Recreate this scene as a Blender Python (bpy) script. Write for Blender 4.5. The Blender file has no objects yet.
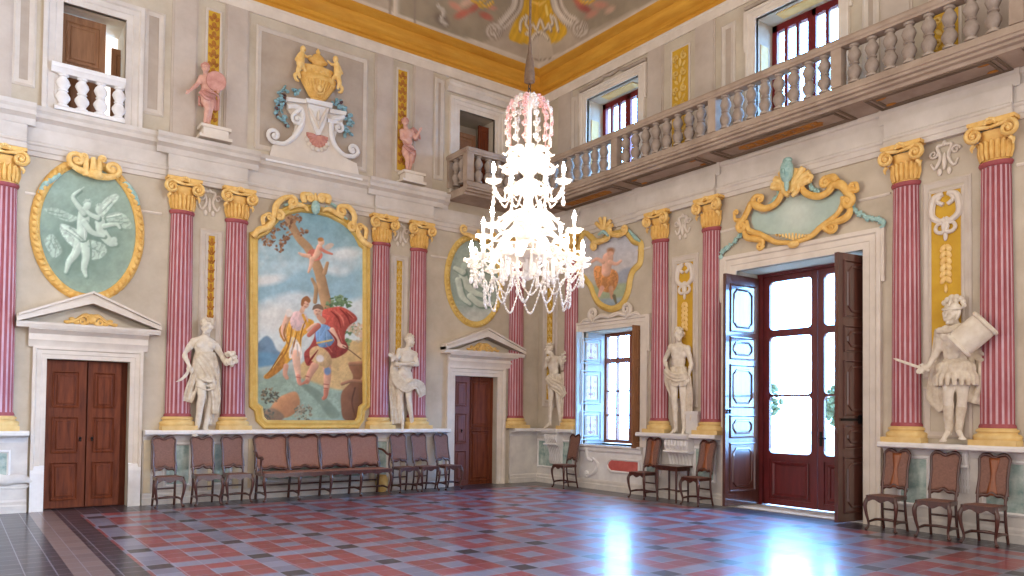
import bpy, math, random
import numpy as np
from mathutils import Vector, Matrix
random.seed(7); np.random.seed(7)
PI = math.pi
SC = bpy.context.scene
COL = SC.collection

# ------------------------------------------------------------------ surveying
# The two walls meet at the world origin: the left wall is the plane y=0, the
# right wall the plane x=0.  LW / RW turn a point of the photograph into metres
# (along the wall, height) on a plane standing `off` in front of that wall.
CAM = np.array([-10.52670642, -13.03938526, 1.55])
FPX, YAW, PITCH, ROLL, PY = 747.95, 0.926527, 0.0255207, 0.0111660, 392.39
_f = np.array([math.cos(PITCH)*math.cos(YAW), math.cos(PITCH)*math.sin(YAW), math.sin(PITCH)])
_r = np.array([math.sin(YAW), -math.cos(YAW), 0.0]); _u = np.cross(_r, _f)
_r2 = math.cos(ROLL)*_r + math.sin(ROLL)*_u; _u2 = -math.sin(ROLL)*_r + math.cos(ROLL)*_u
def ray(x, y): return _f + (x-512)/FPX*_r2 - (y-PY)/FPX*_u2
def LW(x, y, off=0.0):
    d = ray(x, y); p = CAM + d*((-off-CAM[1])/d[1]); return (p[0], p[2])
def RW(x, y, off=0.0):
    d = ray(x, y); p = CAM + d*((-off-CAM[0])/d[0]); return (-p[1], p[2])
def FL(x, y):
    d = ray(x, y); p = CAM + d*(-CAM[2]/d[2]); return (p[0], p[1])
def proj(V):
    W = V - CAM; w = W @ _f
    return 512 + FPX*(W @ _r2)/w, PY - FPX*(W @ _u2)/w
def WP(wall): return LW if wall == 'L' else RW
def path(wall, pts, off=0.0):
    g = WP(wall); return [g(x, y, off) for x, y in pts]

# ------------------------------------------------------------------ materials
def lin(c):
    return tuple(((v/255)/12.92 if v/255 <= .04045 else ((v/255+.055)/1.055)**2.4) for v in c)
MATS = {}
def mat(name, c, rough=.6, var=.12, scale=3.0, c2=None, bump=0.0, bscale=30.0, spec=.3, stretch=None, detail=5, coat=0.0, metal=0.0):
    """one colour broken up by noise towards a second one"""
    if name in MATS: return MATS[name]
    m = bpy.data.materials.new(name); m.use_nodes = True
    nt = m.node_tree; N = nt.nodes; K = nt.links; b = N['Principled BSDF']
    a = lin(c); d = lin(c2) if c2 else tuple(v*(1-2*var) for v in a)
    tc = N.new('ShaderNodeTexCoord'); mp = N.new('ShaderNodeMapping')
    if stretch: mp.inputs['Scale'].default_value = stretch
    K.new(tc.outputs['Object'], mp.inputs['Vector'])
    nz = N.new('ShaderNodeTexNoise'); nz.inputs['Scale'].default_value = scale; nz.inputs['Detail'].default_value = detail
    nz.inputs['Roughness'].default_value = .62
    K.new(mp.outputs['Vector'], nz.inputs['Vector'])
    rp = N.new('ShaderNodeValToRGB'); rp.color_ramp.elements[0].position = .3; rp.color_ramp.elements[1].position = .7
    rp.color_ramp.elements[0].color = (*d, 1); rp.color_ramp.elements[1].color = (*a, 1)
    K.new(nz.outputs['Fac'], rp.inputs['Fac']); K.new(rp.outputs['Color'], b.inputs['Base Color'])
    b.inputs['Roughness'].default_value = rough; b.inputs['Specular IOR Level'].default_value = spec
    b.inputs['Metallic'].default_value = metal; b.inputs['Coat Weight'].default_value = coat
    if bump:
        n2 = N.new('ShaderNodeTexNoise'); n2.inputs['Scale'].default_value = bscale; n2.inputs['Detail'].default_value = 4
        K.new(mp.outputs['Vector'], n2.inputs['Vector'])
        bp = N.new('ShaderNodeBump'); bp.inputs['Strength'].default_value = bump; bp.inputs['Distance'].default_value = .01
        K.new(n2.outputs['Fac'], bp.inputs['Height']); K.new(bp.outputs['Normal'], b.inputs['Normal'])
    MATS[name] = m; return m
def mat_paint(name, rough=.75):
    """fresco: the picture itself is stored as paint colours on the panel"""
    if name in MATS: return MATS[name]
    m = bpy.data.materials.new(name); m.use_nodes = True
    nt = m.node_tree; b = nt.nodes['Principled BSDF']
    at = nt.nodes.new('ShaderNodeAttribute'); at.attribute_name = 'paint'
    nt.links.new(at.outputs['Color'], b.inputs['Base Color'])
    b.inputs['Roughness'].default_value = rough; b.inputs['Specular IOR Level'].default_value = .2
    MATS[name] = m; return m
def mat_emit(name, c, s):
    m = bpy.data.materials.new(name); m.use_nodes = True
    b = m.node_tree.nodes['Principled BSDF']
    b.inputs['Base Color'].default_value = (*c, 1); b.inputs['Emission Color'].default_value = (*c, 1)
    b.inputs['Emission Strength'].default_value = s; MATS[name] = m; return m
def mat_glass(name, c=(1, 1, 1), milky=.5):
    m = bpy.data.materials.new(name); m.use_nodes = True
    nt = m.node_tree; N = nt.nodes; K = nt.links
    for n in list(N):
        if n.type == 'BSDF_PRINCIPLED': N.remove(n)
    out = [n for n in N if n.type == 'OUTPUT_MATERIAL'][0]
    tr = N.new('ShaderNodeBsdfTransparent'); gl = N.new('ShaderNodeBsdfGlossy'); tl = N.new('ShaderNodeBsdfTranslucent'); df = N.new('ShaderNodeBsdfDiffuse')
    for n in (tr, tl, df): n.inputs['Color'].default_value = (*c, 1)
    gl.inputs['Roughness'].default_value = .05
    m1 = N.new('ShaderNodeMixShader'); m1.inputs['Fac'].default_value = .5
    K.new(tl.outputs[0], m1.inputs[1]); K.new(df.outputs[0], m1.inputs[2])
    m2 = N.new('ShaderNodeMixShader'); m2.inputs['Fac'].default_value = milky
    K.new(tr.outputs[0], m2.inputs[1]); K.new(m1.outputs[0], m2.inputs[2])
    m3 = N.new('ShaderNodeMixShader'); m3.inputs['Fac'].default_value = .05 + .1*milky
    K.new(m2.outputs[0], m3.inputs[1]); K.new(gl.outputs[0], m3.inputs[2]); K.new(m3.outputs[0], out.inputs['Surface'])
    MATS[name] = m; return m

PLASTER = mat('plaster_warm', (203, 190, 170), .85, c2=(178, 164, 144), scale=1.6, bump=.05)
PLASTER_UP = mat('plaster_upper', (200, 186, 172), .85, c2=(176, 160, 146), scale=1.3, bump=.05)
PANEL_UP = mat('plaster_panel', (186, 170, 154), .85, c2=(162, 146, 130), scale=1.6, bump=.05)
STONE = mat('stone_pale', (224, 212, 198), .75, c2=(205, 192, 178), scale=2.5)
STONE_P = mat('stone_panel_frame', (208, 196, 182), .8, c2=(190, 176, 162), scale=2.5)
STONE_D = mat('stone_dado', (222, 214, 204), .7, c2=(196, 188, 182), scale=3)
STONE_W = mat('stone_white', (232, 228, 224), .65, c2=(214, 208, 204), scale=4)
STATUE = mat('statue_stucco', (232, 222, 206), .7, c2=(206, 192, 172), scale=7)
STATUE_D = mat('statue_drapery', (226, 214, 194), .72, c2=(190, 172, 148), scale=9)
GOLD = mat('ochre_gilding', (234, 192, 112), .5, c2=(208, 156, 74), scale=9, spec=.4)
GOLD_P = mat('pale_gilding', (222, 190, 112), .5, c2=(202, 164, 82), scale=7, spec=.4)
GOLD_L = mat('cream_gilding', (240, 208, 140), .5, c2=(220, 172, 92), scale=12, spec=.4)
CORNICE = mat('ochre_cornice', (214, 158, 58), .6, c2=(188, 128, 36), scale=1.2, stretch=(1, 1, 8))
STRIP = mat('pale_strip', (228, 210, 176), .7, c2=(206, 190, 166), scale=5)
YELLOW = mat('yellow_field', (208, 166, 56), .75, c2=(190, 146, 44), scale=4)
BASEY = mat('yellow_base', (228, 198, 136), .6, c2=(210, 172, 104), scale=5)
PINK = mat('red_marble', (170, 88, 90), .5, c2=(136, 58, 64), scale=2.2, stretch=(3, 3, 1), spec=.35)
PINK_L = mat('pink_fillet', (206, 172, 178), .5, c2=(182, 132, 138), scale=2.5, stretch=(3, 3, 1), spec=.35)
GREEN = mat('green_marble', (206, 214, 204), .45, c2=(92, 128, 122), scale=6, detail=9, spec=.4)
REDM = mat('red_inlay_marble', (206, 110, 100), .45, c2=(180, 80, 74), scale=5, detail=9, spec=.4)
WOOD = mat('walnut_door', (124, 62, 34), .55, c2=(78, 34, 18), scale=2.2, stretch=(9, 9, 1), bump=.1, spec=.2)
WOOD_P = mat('rosy_door', (122, 72, 62), .45, c2=(96, 52, 46), scale=2.2, stretch=(9, 9, 1), spec=.4)
WOOD_O = mat('shutter_wood', (150, 106, 72), .6, c2=(122, 82, 54), scale=2.2, stretch=(9, 9, 1))
WOOD_R = mat('mahogany_door', (108, 34, 34), .32, c2=(80, 22, 24), scale=2, stretch=(8, 8, 1), spec=.5)
WOOD_W = mat('window_wood', (146, 84, 56), .4, c2=(116, 62, 40), scale=2, stretch=(8, 8, 1), spec=.5)
WOOD_D = mat('leaf_wood', (98, 56, 44), .28, c2=(68, 36, 30), scale=2, stretch=(8, 8, 1), spec=.6, coat=1.0)
RED_SASH = mat('red_sash', (120, 30, 32), .45, c2=(96, 22, 24), scale=3)
CHAIR = mat('chair_walnut', (86, 42, 30), .28, c2=(54, 25, 18), scale=4, stretch=(5, 5, 1), spec=.5, coat=.3)
SPLAT = mat('chair_splat', (150, 84, 44), .35, c2=(118, 62, 32), scale=4, stretch=(8, 8, 1), spec=.5)
CANE = mat('cane', (138, 100, 86), .6, c2=(114, 80, 68), scale=40, bump=.4, bscale=160)
CANE_B = mat('cane_rosy', (156, 110, 90), .6, c2=(134, 92, 76), scale=30, bump=.4, bscale=160)
SHUT_B = mat('pale_blue_paint', (188, 204, 214), .5, c2=(168, 186, 198), scale=4)
TEAL = mat('teal_leaf', (176, 204, 196), .7, c2=(132, 168, 162), scale=15)
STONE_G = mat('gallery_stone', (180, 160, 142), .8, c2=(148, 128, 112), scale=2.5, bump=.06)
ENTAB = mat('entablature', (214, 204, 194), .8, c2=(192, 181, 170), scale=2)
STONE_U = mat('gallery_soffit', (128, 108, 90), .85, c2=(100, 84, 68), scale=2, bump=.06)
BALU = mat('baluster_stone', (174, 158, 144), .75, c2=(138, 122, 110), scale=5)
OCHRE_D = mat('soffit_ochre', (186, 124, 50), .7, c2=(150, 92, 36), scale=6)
TERRA = mat('terracotta_pink', (222, 178, 160), .7, c2=(198, 144, 128), scale=7)
TERRA_D = mat('terracotta_drape', (208, 156, 142), .7, c2=(180, 122, 110), scale=9)
FLOWB = mat('blue_flowers', (150, 186, 194), .7, c2=(112, 146, 152), scale=30)
FLOWD = mat('dark_flowers', (110, 80, 76), .7, c2=(70, 50, 52), scale=30)
SHELLM = mat('rosy_shell', (206, 150, 132), .7, c2=(180, 112, 98), scale=14)
IRON = mat('iron', (40, 36, 36), .4, var=.1, metal=.6)
POT = mat('ochre_pot', (214, 178, 108), .6, c2=(190, 150, 82), scale=8)
CLOTHM = mat('chain_sleeve', (122, 98, 78), .9, c2=(96, 74, 58), scale=20)
PAINT = mat_paint('fresco_paint')
GLASSW = mat_glass('white_glass', (1, .97, .94), .8)
GLASSP = mat_glass('pink_glass', (1, .72, .70), .75)
PANE = mat_glass('window_pane', (.96, .98, 1), 0.0)
BULB = mat_emit('bulb', (1, .88, .72), 120)

# ------------------------------------------------------------------ mesh helper
def cr(pts, n=8, closed=False):
    """Catmull-Rom through the points (any dimension)"""
    P = [np.array(p, float) for p in pts]; m = len(P); out = []
    rng = range(m if closed else m-1)
    for i in rng:
        p0 = P[i-1] if (closed or i > 0) else 2*P[0]-P[1]
        p1 = P[i]; p2 = P[(i+1) % m]
        p3 = P[(i+2) % m] if (closed or i+2 < m) else 2*P[-1]-P[-2]
        for k in range(n):
            t = k/n
            out.append(.5*((2*p1)+(-p0+p2)*t+(2*p0-5*p1+4*p2-p3)*t*t+(-p0+3*p1-3*p2+p3)*t**3))
    if not closed: out.append(P[-1])
    return [tuple(p) for p in out]
def spiral(c, r0, r1, a0, turns, n=22):
    return [(c[0]+(r0+(r1-r0)*i/n)*math.cos(a0+2*PI*turns*i/n), c[1]+(r0+(r1-r0)*i/n)*math.sin(a0+2*PI*turns*i/n)) for i in range(n+1)]
class MB:
    def __init__(s): s.v = []; s.f = []; s.m = []
    def add(s, vs, fs, m=0):
        o = len(s.v); s.v += [tuple(float(c) for c in p) for p in vs]
        for f in fs: s.f.append([o+i for i in f]); s.m.append(m)
        return s
    def box(s, x0, x1, y0, y1, z0, z1, m=0):
        vs = [(x, y, z) for z in (z0, z1) for y in (y0, y1) for x in (x0, x1)]
        return s.add(vs, [(0, 2, 3, 1), (4, 5, 7, 6), (0, 1, 5, 4), (1, 3, 7, 5), (3, 2, 6, 7), (2, 0, 4, 6)], m)
    def beam(s, a, b, w, h, m=0):
        """square bar between two points"""
        return s.tube([a, b], [(w+h)/4*1.3]*2, 4, m=m, tw=PI/4)
    def prism(s, poly, y0, y1, m=0, axis='y'):
        n = len(poly)
        A = sum(poly[i][0]*poly[(i+1) % n][1]-poly[(i+1) % n][0]*poly[i][1] for i in range(n))
        if A < 0: poly = poly[::-1]
        if axis == 'y': vs = [(p[0], y0, p[1]) for p in poly]+[(p[0], y1, p[1]) for p in poly]
        else: vs = [(p[0], p[1], y0) for p in poly]+[(p[0], p[1], y1) for p in poly]
        fs = [list(range(n)), list(range(2*n-1, n-1, -1))]
        for i in range(n): fs.append((i, i+n, (i+1) % n+n, (i+1) % n))
        if axis != 'y': fs = [list(reversed(f)) for f in fs]
        return s.add(vs, fs, m)
    def run(s, prof, u0, u1, m=0, p=0.0):
        """profile [(d, z)] extruded along the wall; d grows into the room"""
        n = len(prof)
        vs = [(u0, -(d+p), z) for d, z in prof]+[(u1, -(d+p), z) for d, z in prof]
        fs = [list(range(n)), list(range(2*n-1, n-1, -1))]+[((i+1) % n, i, i+n, (i+1) % n+n) for i in range(n)]
        return s.add(vs, fs, m)
    def tube(s, pts, r, n=8, closed=False, m=0, tw=0.0, flat=None):
        P = [Vector(p) for p in pts]; k = len(P)
        R = r if isinstance(r, (list, tuple)) else [r]*k
        if len(R) != k: R = list(np.interp(np.linspace(0, 1, k), np.linspace(0, 1, len(R)), R))
        vs = []; up = None
        for i in range(k):
            if closed: t = P[(i+1) % k]-P[i-1]
            else: t = P[min(i+1, k-1)]-P[max(i-1, 0)]
            if t.length < 1e-9: t = Vector((0, 0, 1))
            t.normalize()
            if up is None:
                up = Vector((0, 1, 0)) if abs(t.y) < .9 else Vector((1, 0, 0))
            up = up-t*up.dot(t)
            if up.length < 1e-6: up = t.orthogonal()
            up.normalize(); b = t.cross(up)
            for j in range(n):
                a = tw+2*PI*j/n
                q = P[i]+b*(R[i]*math.cos(a))+up*(R[i]*(flat or 1)*math.sin(a))
                vs.append(q)
        fs = []
        for i in range(k if closed else k-1):
            i2 = (i+1) % k
            for j in range(n): fs.append((i*n+j, i*n+(j+1) % n, i2*n+(j+1) % n, i2*n+j))
        if not closed: fs += [list(range(n-1, -1, -1)), list(range((k-1)*n, k*n))]
        return s.add(vs, fs, m)
    def tube2(s, pts2, r, d=0.0, n=8, flat=None, m=0, closed=False):
        """tube lying on the wall: points (u, z)"""
        return s.tube([(p[0], -d, p[1]) for p in pts2], r, n, closed, m, flat=flat)
    def ring(s, pts, prof, closed=True, m=0):
        """sweep profile [(w, d)] along (u, z) path; w to the left of travel, d into room"""
        P = [np.array(p, float) for p in pts]; k = len(P); n = len(prof); vs = []
        for i in range(k):
            a = P[i]-P[i-1] if (closed or i > 0) else P[1]-P[0]
            b = P[(i+1) % k]-P[i] if (closed or i < k-1) else P[-1]-P[-2]
            a = a/(np.hypot(*a)+1e-9); b = b/(np.hypot(*b)+1e-9)
            t = a+b; t = t/(np.hypot(*t)+1e-9); nn = np.array([-t[1], t[0]])
            c = max(.35, nn@np.array([-a[1], a[0]]))
            for w, d in prof:
                q = P[i]+nn*w/c; vs.append((q[0], -d, q[1]))
        fs = []
        for i in range(k if closed else k-1):
            i2 = (i+1) % k
            for j in range(n-1): fs.append((i*n+j, i2*n+j, i2*n+j+1, i*n+j+1))
        if not closed: fs += [list(range(n)), list(range((k-1)*n+n-1, (k-1)*n-1, -1))]
        return s.add(vs, fs, m)
    def lathe(s, prof, n=16, c=(0, 0, 0), a0=0.0, a1=2*PI, sy=1.0, m=0):
        full = abs(a1-a0-2*PI) < 1e-6; k = n if full else n+1; vs = []
        for r, z in prof:
            for j in range(k):
                a = a0+(a1-a0)*j/n; vs.append((c[0]+r*math.cos(a), c[1]+sy*r*math.sin(a), c[2]+z))
        fs = []
        for i in range(len(prof)-1):
            for j in range(n):
                j2 = (j+1) % k; fs.append((i*k+j, i*k+j2, (i+1)*k+j2, (i+1)*k+j))
        if full: fs += [list(range(k-1, -1, -1)), list(range((len(prof)-1)*k, len(prof)*k))]
        return s.add(vs, fs, m)
    def ell(s, c, r, rot=None, n=10, m=0):
        if not isinstance(r, (list, tuple)): r = (r, r, r)
        vs = []; h = max(4, n//2+1)
        M = rot if rot is not None else Matrix.Identity(3)
        for i in range(h+1):
            t = PI*i/h
            for j in range(n):
                a = 2*PI*j/n
                q = M @ Vector((r[0]*math.sin(t)*math.cos(a), r[1]*math.sin(t)*math.sin(a), r[2]*math.cos(t)))
                vs.append((c[0]+q.x, c[1]+q.y, c[2]+q.z))
        fs = [(i*n+j, (i+1)*n+j, (i+1)*n+(j+1) % n, i*n+(j+1) % n) for i in range(h) for j in range(n)]
        return s.add(vs, fs, m)
    def cap(s, a, ra, b, rb, n=10):
        """tapered capsule"""
        A = Vector(a); B = Vector(b); t = (B-A)
        L = max(t.length, 1e-5); t = t/L
        pts = []; rs = []
        for i in range(5):
            x = PI/2*i/4; pts.append(A-t*ra*math.cos(x)); rs.append(max(ra*math.sin(x), 1e-4))
        for i in range(5):
            x = PI/2*(1-i/4); pts.append(B+t*rb*math.cos(x)); rs.append(max(rb*math.sin(x), 1e-4))
        return s.tube(pts, rs, n)
    def spline(s, pts, rs, n=8, m=0, k=6, flat=None, closed=False):
        return s.tube(cr(pts, k, closed), rs, n, closed, m, flat=flat)
    def sheet(s, grid, th=.0, m=0):
        """rows of points -> surface"""
        h = len(grid); w = len(grid[0]); vs = [p for r in grid for p in r]
        return s.add(vs, [(i*w+j, i*w+j+1, (i+1)*w+j+1, (i+1)*w+j) for i in range(h-1) for j in range(w-1)], m)
    def build(s, name, mats, parent=None, smooth=35):
        me = bpy.data.meshes.new(name); me.from_pydata(s.v, [], s.f)
        if not isinstance(mats, (list, tuple)): mats = [mats]
        for q in mats: me.materials.append(q)
        if len(mats) > 1: me.polygons.foreach_set('material_index', s.m)
        me.validate(); me.update()
        if smooth:
            me.polygons.foreach_set('use_smooth', [True]*len(me.polygons))
            try: me.set_sharp_from_angle(angle=math.radians(smooth))
            except Exception: pass
        o = bpy.data.objects.new(name, me); COL.objects.link(o)
        if parent is not None: o.parent = parent
        return o
def tag(o, label=None, cat=None, group=None, kind=None):
    if label: o['label'] = label
    if cat: o['category'] = cat
    if group: o['group'] = group
    if kind: o['kind'] = kind
    return o
def place(o, wall=None, u=0, d=0, z=0, rot=0.0):
    """stand an object on a wall: u along it, d in front of it, z up"""
    if wall == 'R': o.location = (-d, -u, z); o.rotation_euler = (0, 0, -PI/2+rot)
    else: o.location = (u, -d, z); o.rotation_euler = (0, 0, rot)
    return o
def empty(name, wall, u=0, d=0, z=0, rot=0.0, label=None, cat=None, group=None, kind=None):
    o = bpy.data.objects.new(name, None); o.empty_display_size = .2; COL.objects.link(o)
    place(o, wall, u, d, z, rot); return tag(o, label, cat, group, kind)
def copy_tree(o, parent=None):
    c = o.copy(); COL.objects.link(c)
    if parent is not None: c.parent = parent
    for ch in [x for x in bpy.data.objects if x.parent == o]: copy_tree(ch, c)
    return c
def shift(pts, u, z): return [(p[0]-u, p[1]-z) for p in pts]
def sculpt(mb, name, m, parent, voxel=.012, it=3, fac=.5):
    """fuse overlapping forms into one continuous skin"""
    t = mb.build('tmp', m, None, 0)
    md = t.modifiers.new('r', 'REMESH'); md.mode = 'VOXEL'; md.voxel_size = voxel
    sm = t.modifiers.new('s', 'SMOOTH'); sm.factor = fac; sm.iterations = it
    dg = bpy.context.evaluated_depsgraph_get(); dg.update()
    me = bpy.data.meshes.new_from_object(t.evaluated_get(dg))
    old = t.data; bpy.data.objects.remove(t); bpy.data.meshes.remove(old)
    me.name = name; me.materials.clear(); me.materials.append(m)
    me.polygons.foreach_set('use_smooth', [True]*len(me.polygons)); me.update()
    o = bpy.data.objects.new(name, me); COL.objects.link(o)
    if parent is not None: o.parent = parent
    return o
#PART2

# ================================================================== ROOM SHELL
S = dict(kind='structure')
def holed_wall(name, wall, u0, u1, z0, z1, holes, m, thick=.75):
    us = sorted({u0, u1}|{h[0] for h in holes}|{h[1] for h in holes}); zs = sorted({z0, z1}|{h[2] for h in holes}|{h[3] for h in holes})
    b = MB()
    for i in range(len(us)-1):
        for j in range(len(zs)-1):
            cu, cz = (us[i]+us[i+1])/2, (zs[j]+zs[j+1])/2
            if any(h[0] < cu < h[1] and h[2] < cz < h[3] for h in holes): continue
            b.box(us[i], us[i+1], 0, thick, zs[j], zs[j+1])
    o = b.build(name, m, None, 0); place(o, wall); return tag(o, **S)
D1 = (-9.39, -8.27, 0, 2.26); D2 = (-2.22, -1.14, 0, 2.28)
UL = (-9.30, -8.44, 5.93, 7.66); UC = (-2.19, -1.28, 6.02, 7.82)
W1 = (1.50, 3.12, .90, 3.22); D3 = (5.29, 7.47, 0, 3.95)
U1 = (1.54, 3.02, 6.02, 8.10); U2 = (5.65, 7.10, 6.02, 8.10)
wl = holed_wall('wall_left', 'L', -12.0, .75, 0, 9.4, [D1, D2, UL, UC], PLASTER)
wr = holed_wall('wall_right', 'R', 0, 15.0, 0, 9.4, [W1, D3, U1, U2], PLASTER)

# floor: red, grey and dark tiles in a lattice, dark border along the walls
def floor_mat():
    m = bpy.data.materials.new('floor_tiles'); m.use_nodes = True
    nt = m.node_tree; N = nt.nodes; K = nt.links; b = N['Principled BSDF']
    tc = N.new('ShaderNodeTexCoord'); sp = N.new('ShaderNodeSeparateXYZ'); K.new(tc.outputs['Object'], sp.inputs[0])
    def M(op, a, c=None, d=None):
        n = N.new('ShaderNodeMath'); n.operation = op
        for i, x in enumerate((a, c, d)):
            if x is None: continue
            if isinstance(x, (int, float)): n.inputs[i].default_value = x
            else: K.new(x, n.inputs[i])
        return n.outputs[0]
    def mixc(f, a, c):
        n = N.new('ShaderNodeMix'); n.data_type = 'RGBA'; K.new(f, n.inputs['Factor'])
        for s_, x in ((6, a), (7, c)):
            if isinstance(x, tuple): n.inputs[s_].default_value = (*x, 1)
            else: K.new(x, n.inputs[s_])
        return n.outputs[2]
    X, Y = sp.outputs[0], sp.outputs[1]
    px, py, x0, y0 = .975, 1.0, -4.95, -5.13
    U = M('DIVIDE', M('SUBTRACT', X, x0), px); V = M('DIVIDE', M('SUBTRACT', Y, y0), py)
    fu = M('ABSOLUTE', M('SUBTRACT', M('FRACT', M('ADD', U, .5)), .5))   # 0 on the lattice line, .5 mid cell
    fv = M('ABSOLUTE', M('SUBTRACT', M('FRACT', M('ADD', V, .5)), .5))
    bu = M('LESS_THAN', fu, .115); bv = M('LESS_THAN', fv, .115)
    band = M('MAXIMUM', bu, bv); dark = M('MULTIPLY', bu, bv)
    cen = M('MULTIPLY', M('GREATER_THAN', fu, .372), M('GREATER_THAN', fv, .372))
    # every tile a shade of its own
    tu = M('FLOOR', M('MULTIPLY', M('ADD', U, .115), 4.0)); tv = M('FLOOR', M('MULTIPLY', M('ADD', V, .115), 4.0))
    cb = N.new('ShaderNodeCombineXYZ'); K.new(tu, cb.inputs[0]); K.new(tv, cb.inputs[1])
    wn = N.new('ShaderNodeTexWhiteNoise'); wn.noise_dimensions = '3D'; K.new(cb.outputs[0], wn.inputs['Vector'])
    nz = N.new('ShaderNodeTexNoise'); nz.inputs['Scale'].default_value = 2.6; nz.inputs['Detail'].default_value = 8; K.new(tc.outputs['Object'], nz.inputs['Vector'])
    v = M('ADD', M('MULTIPLY', wn.outputs['Value'], .55), M('MULTIPLY', nz.outputs['Fac'], .6))
    red = mixc(v, lin((106, 38, 44)), lin((148, 64, 70))); grey = mixc(v, lin((86, 88, 106)), lin((130, 131, 150)))
    drk = mixc(v, lin((18, 20, 32)), lin((44, 44, 58)))
    c = mixc(band, red, grey); c = mixc(cen, c, grey); c = mixc(dark, c, drk)
    # border along the walls and the far side
    ex = M('GREATER_THAN', X, -.62); ey = M('GREATER_THAN', Y, -.72); ew = M('LESS_THAN', X, -9.0)
    edge = M('MAXIMUM', M('MAXIMUM', ex, ey), ew)
    wx = M('MULTIPLY', M('LESS_THAN', X, -9.27), M('GREATER_THAN', X, -9.58))
    brd = mixc(wx, drk, mixc(v, lin((98, 84, 84)), lin((132, 112, 108))))
    c = mixc(edge, c, brd)
    # joints
    gx = M('LESS_THAN', M('ABSOLUTE', M('SUBTRACT', M('FRACT', M('ADD', M('MULTIPLY', M('ADD', U, .115), 4.0), .5)), .5)), .022)
    gy = M('LESS_THAN', M('ABSOLUTE', M('SUBTRACT', M('FRACT', M('ADD', M('MULTIPLY', M('ADD', V, .115), 4.0), .5)), .5)), .022)
    c = mixc(M('MULTIPLY', M('MAXIMUM', gx, gy), .55), c, lin((150, 150, 165)))
    K.new(c, b.inputs['Base Color'])
    r = M('ADD', M('MULTIPLY', nz.outputs['Fac'], .16), .34); K.new(r, b.inputs['Roughness'])
    b.inputs['Specular IOR Level'].default_value = .5; b.inputs['Coat Weight'].default_value = .55; b.inputs['Coat Roughness'].default_value = .20; b.inputs['Coat IOR'].default_value = 1.5
    bp = N.new('ShaderNodeBump'); bp.inputs['Strength'].default_value = .04; bp.inputs['Distance'].default_value = .02
    K.new(nz.outputs['Fac'], bp.inputs['Height']); K.new(bp.outputs[0], b.inputs['Normal'])
    return m
fb = MB().box(-13, .75, -16, .75, -.2, 0); tag(fb.build('floor', floor_mat(), None, 0), **S)

# ceiling: cove springing from the cornice, flat above
CZ, CD, CR, CH = 9.1, .34, 2.1, 2.2
def cove(t): return (CD+CR*(1-math.cos(t)), CZ+CH*math.sin(t))
cov = MB()
for wall in 'LR':
    grid = []
    far = -12.0 if wall == 'L' else 15.0
    for i in range(81):
        d, z = cove(PI/2*i/80); row = []
        for j in range(261):
            s = (j/260)**1.6; uu = d+(abs(far)-d)*s
            row.append((-uu, -d, z) if wall == 'L' else (-d, -uu, z))
        grid.append(row)
    cov.sheet(grid)
d, z = cove(PI/2)
cov.add([(-13, -16, z), (-d, -16, z), (-d, -d, z), (-13, -d, z)], [(0, 1, 2, 3)])
cov.add([(-13, -16, z+.3), (.75, -16, z+.3), (.75, .75, z+.3), (-13, .75, z+.3)], [(0, 1, 2, 3)])
ceil = cov.build('ceiling', PAINT, None, 60); tag(ceil, **S)

# mouldings of the setting
def trim(name, wall, runs, m):
    b = MB()
    for prof, u0, u1, p in runs: b.run(prof, u0, u1, 0, p)
    o = b.build(name, m, None, 25); place(o, wall); return tag(o, **S)
corn = [(0, 8.64), (.05, 8.64), (.05, 8.70), (.09, 8.72), (.09, 8.80), (.13, 8.83), (.17, 8.90), (.19, 8.96), (.19, 9.0), (.25, 9.02), (.31, 9.06), (.34, 9.08), (.34, 9.14), (0, 9.14)]
trim('trim_1', 'L', [(corn, -12, 0, 0)], CORNICE); trim('trim_2', 'R', [(corn, 0, 15, 0)], CORNICE)
band = [(0, 8.44), (.03, 8.44), (.03, 8.60), (.045, 8.62), (.045, 8.645), (0, 8.645)]
trim('trim_3', 'L', [(band, -12, 0, 0)], STONE); trim('trim_4', 'R', [(band, 0, 15, 0)], STONE)
arch_ = [(0, 5.24), (.03, 5.24), (.03, 5.31), (.045, 5.32), (.045, 5.39), (.065, 5.41), (.065, 5.44), (.03, 5.46), (.03, 5.68), (0, 5.68)]
topc = [(0, 5.66), (.03, 5.66), (.05, 5.71), (.05, 5.75), (.10, 5.79), (.12, 5.80), (.12, 5.86), (.15, 5.90), (.16, 5.96), (.0, 6.0)]
lowband = [(0, 4.66), (.012, 4.66), (.022, 4.68), (.012, 4.70), (0, 4.70)]
E_L = [(arch_, -12, 0, .0), (topc, -12, -2.46, .0)]
for a, b_ in ((-12, -9.72), (-7.80, -6.53), (-4.12, -2.83), (-.95, 0)): E_L.append((arch_, a, b_, .07))
for a, b_ in ((-12, -9.62), (-7.98, -6.36), (-4.28, -2.62)): E_L.append((topc, a, b_, .08))
trim('trim_5', 'L', E_L, ENTAB)
flatc = [(d*.28, z) for d, z in topc]
E_R = [(arch_, 0, 15, .0), (flatc, 0, 15, 0)]
for a, b_ in ((0, 1.3), (3.06, 4.89), (7.81, 9.40), (11.4, 13.4)): E_R.append((arch_, a, b_, .06)); E_R.append((flatc, a-.08, b_+.08, .05))
trim('trim_6', 'R', E_R+[([(0, 5.79), (.03, 5.80), (.05, 5.83), (.05, 5.865), (0, 5.865)], 0, 15, .02)], ENTAB)
for nm, wall, spans in (('trim_7', 'L', [(-9.72, -9.5), (-8.2, -7.86), (-2.83, -2.4)]), ('trim_8', 'R', [(1.3, 1.5), (3.0, 3.36), (4.90, 5.35), (7.40, 7.86), (9.42, 12)])):
    trim(nm, wall, [(lowband, a, b_, 0) for a, b_ in spans], STONE)

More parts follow.
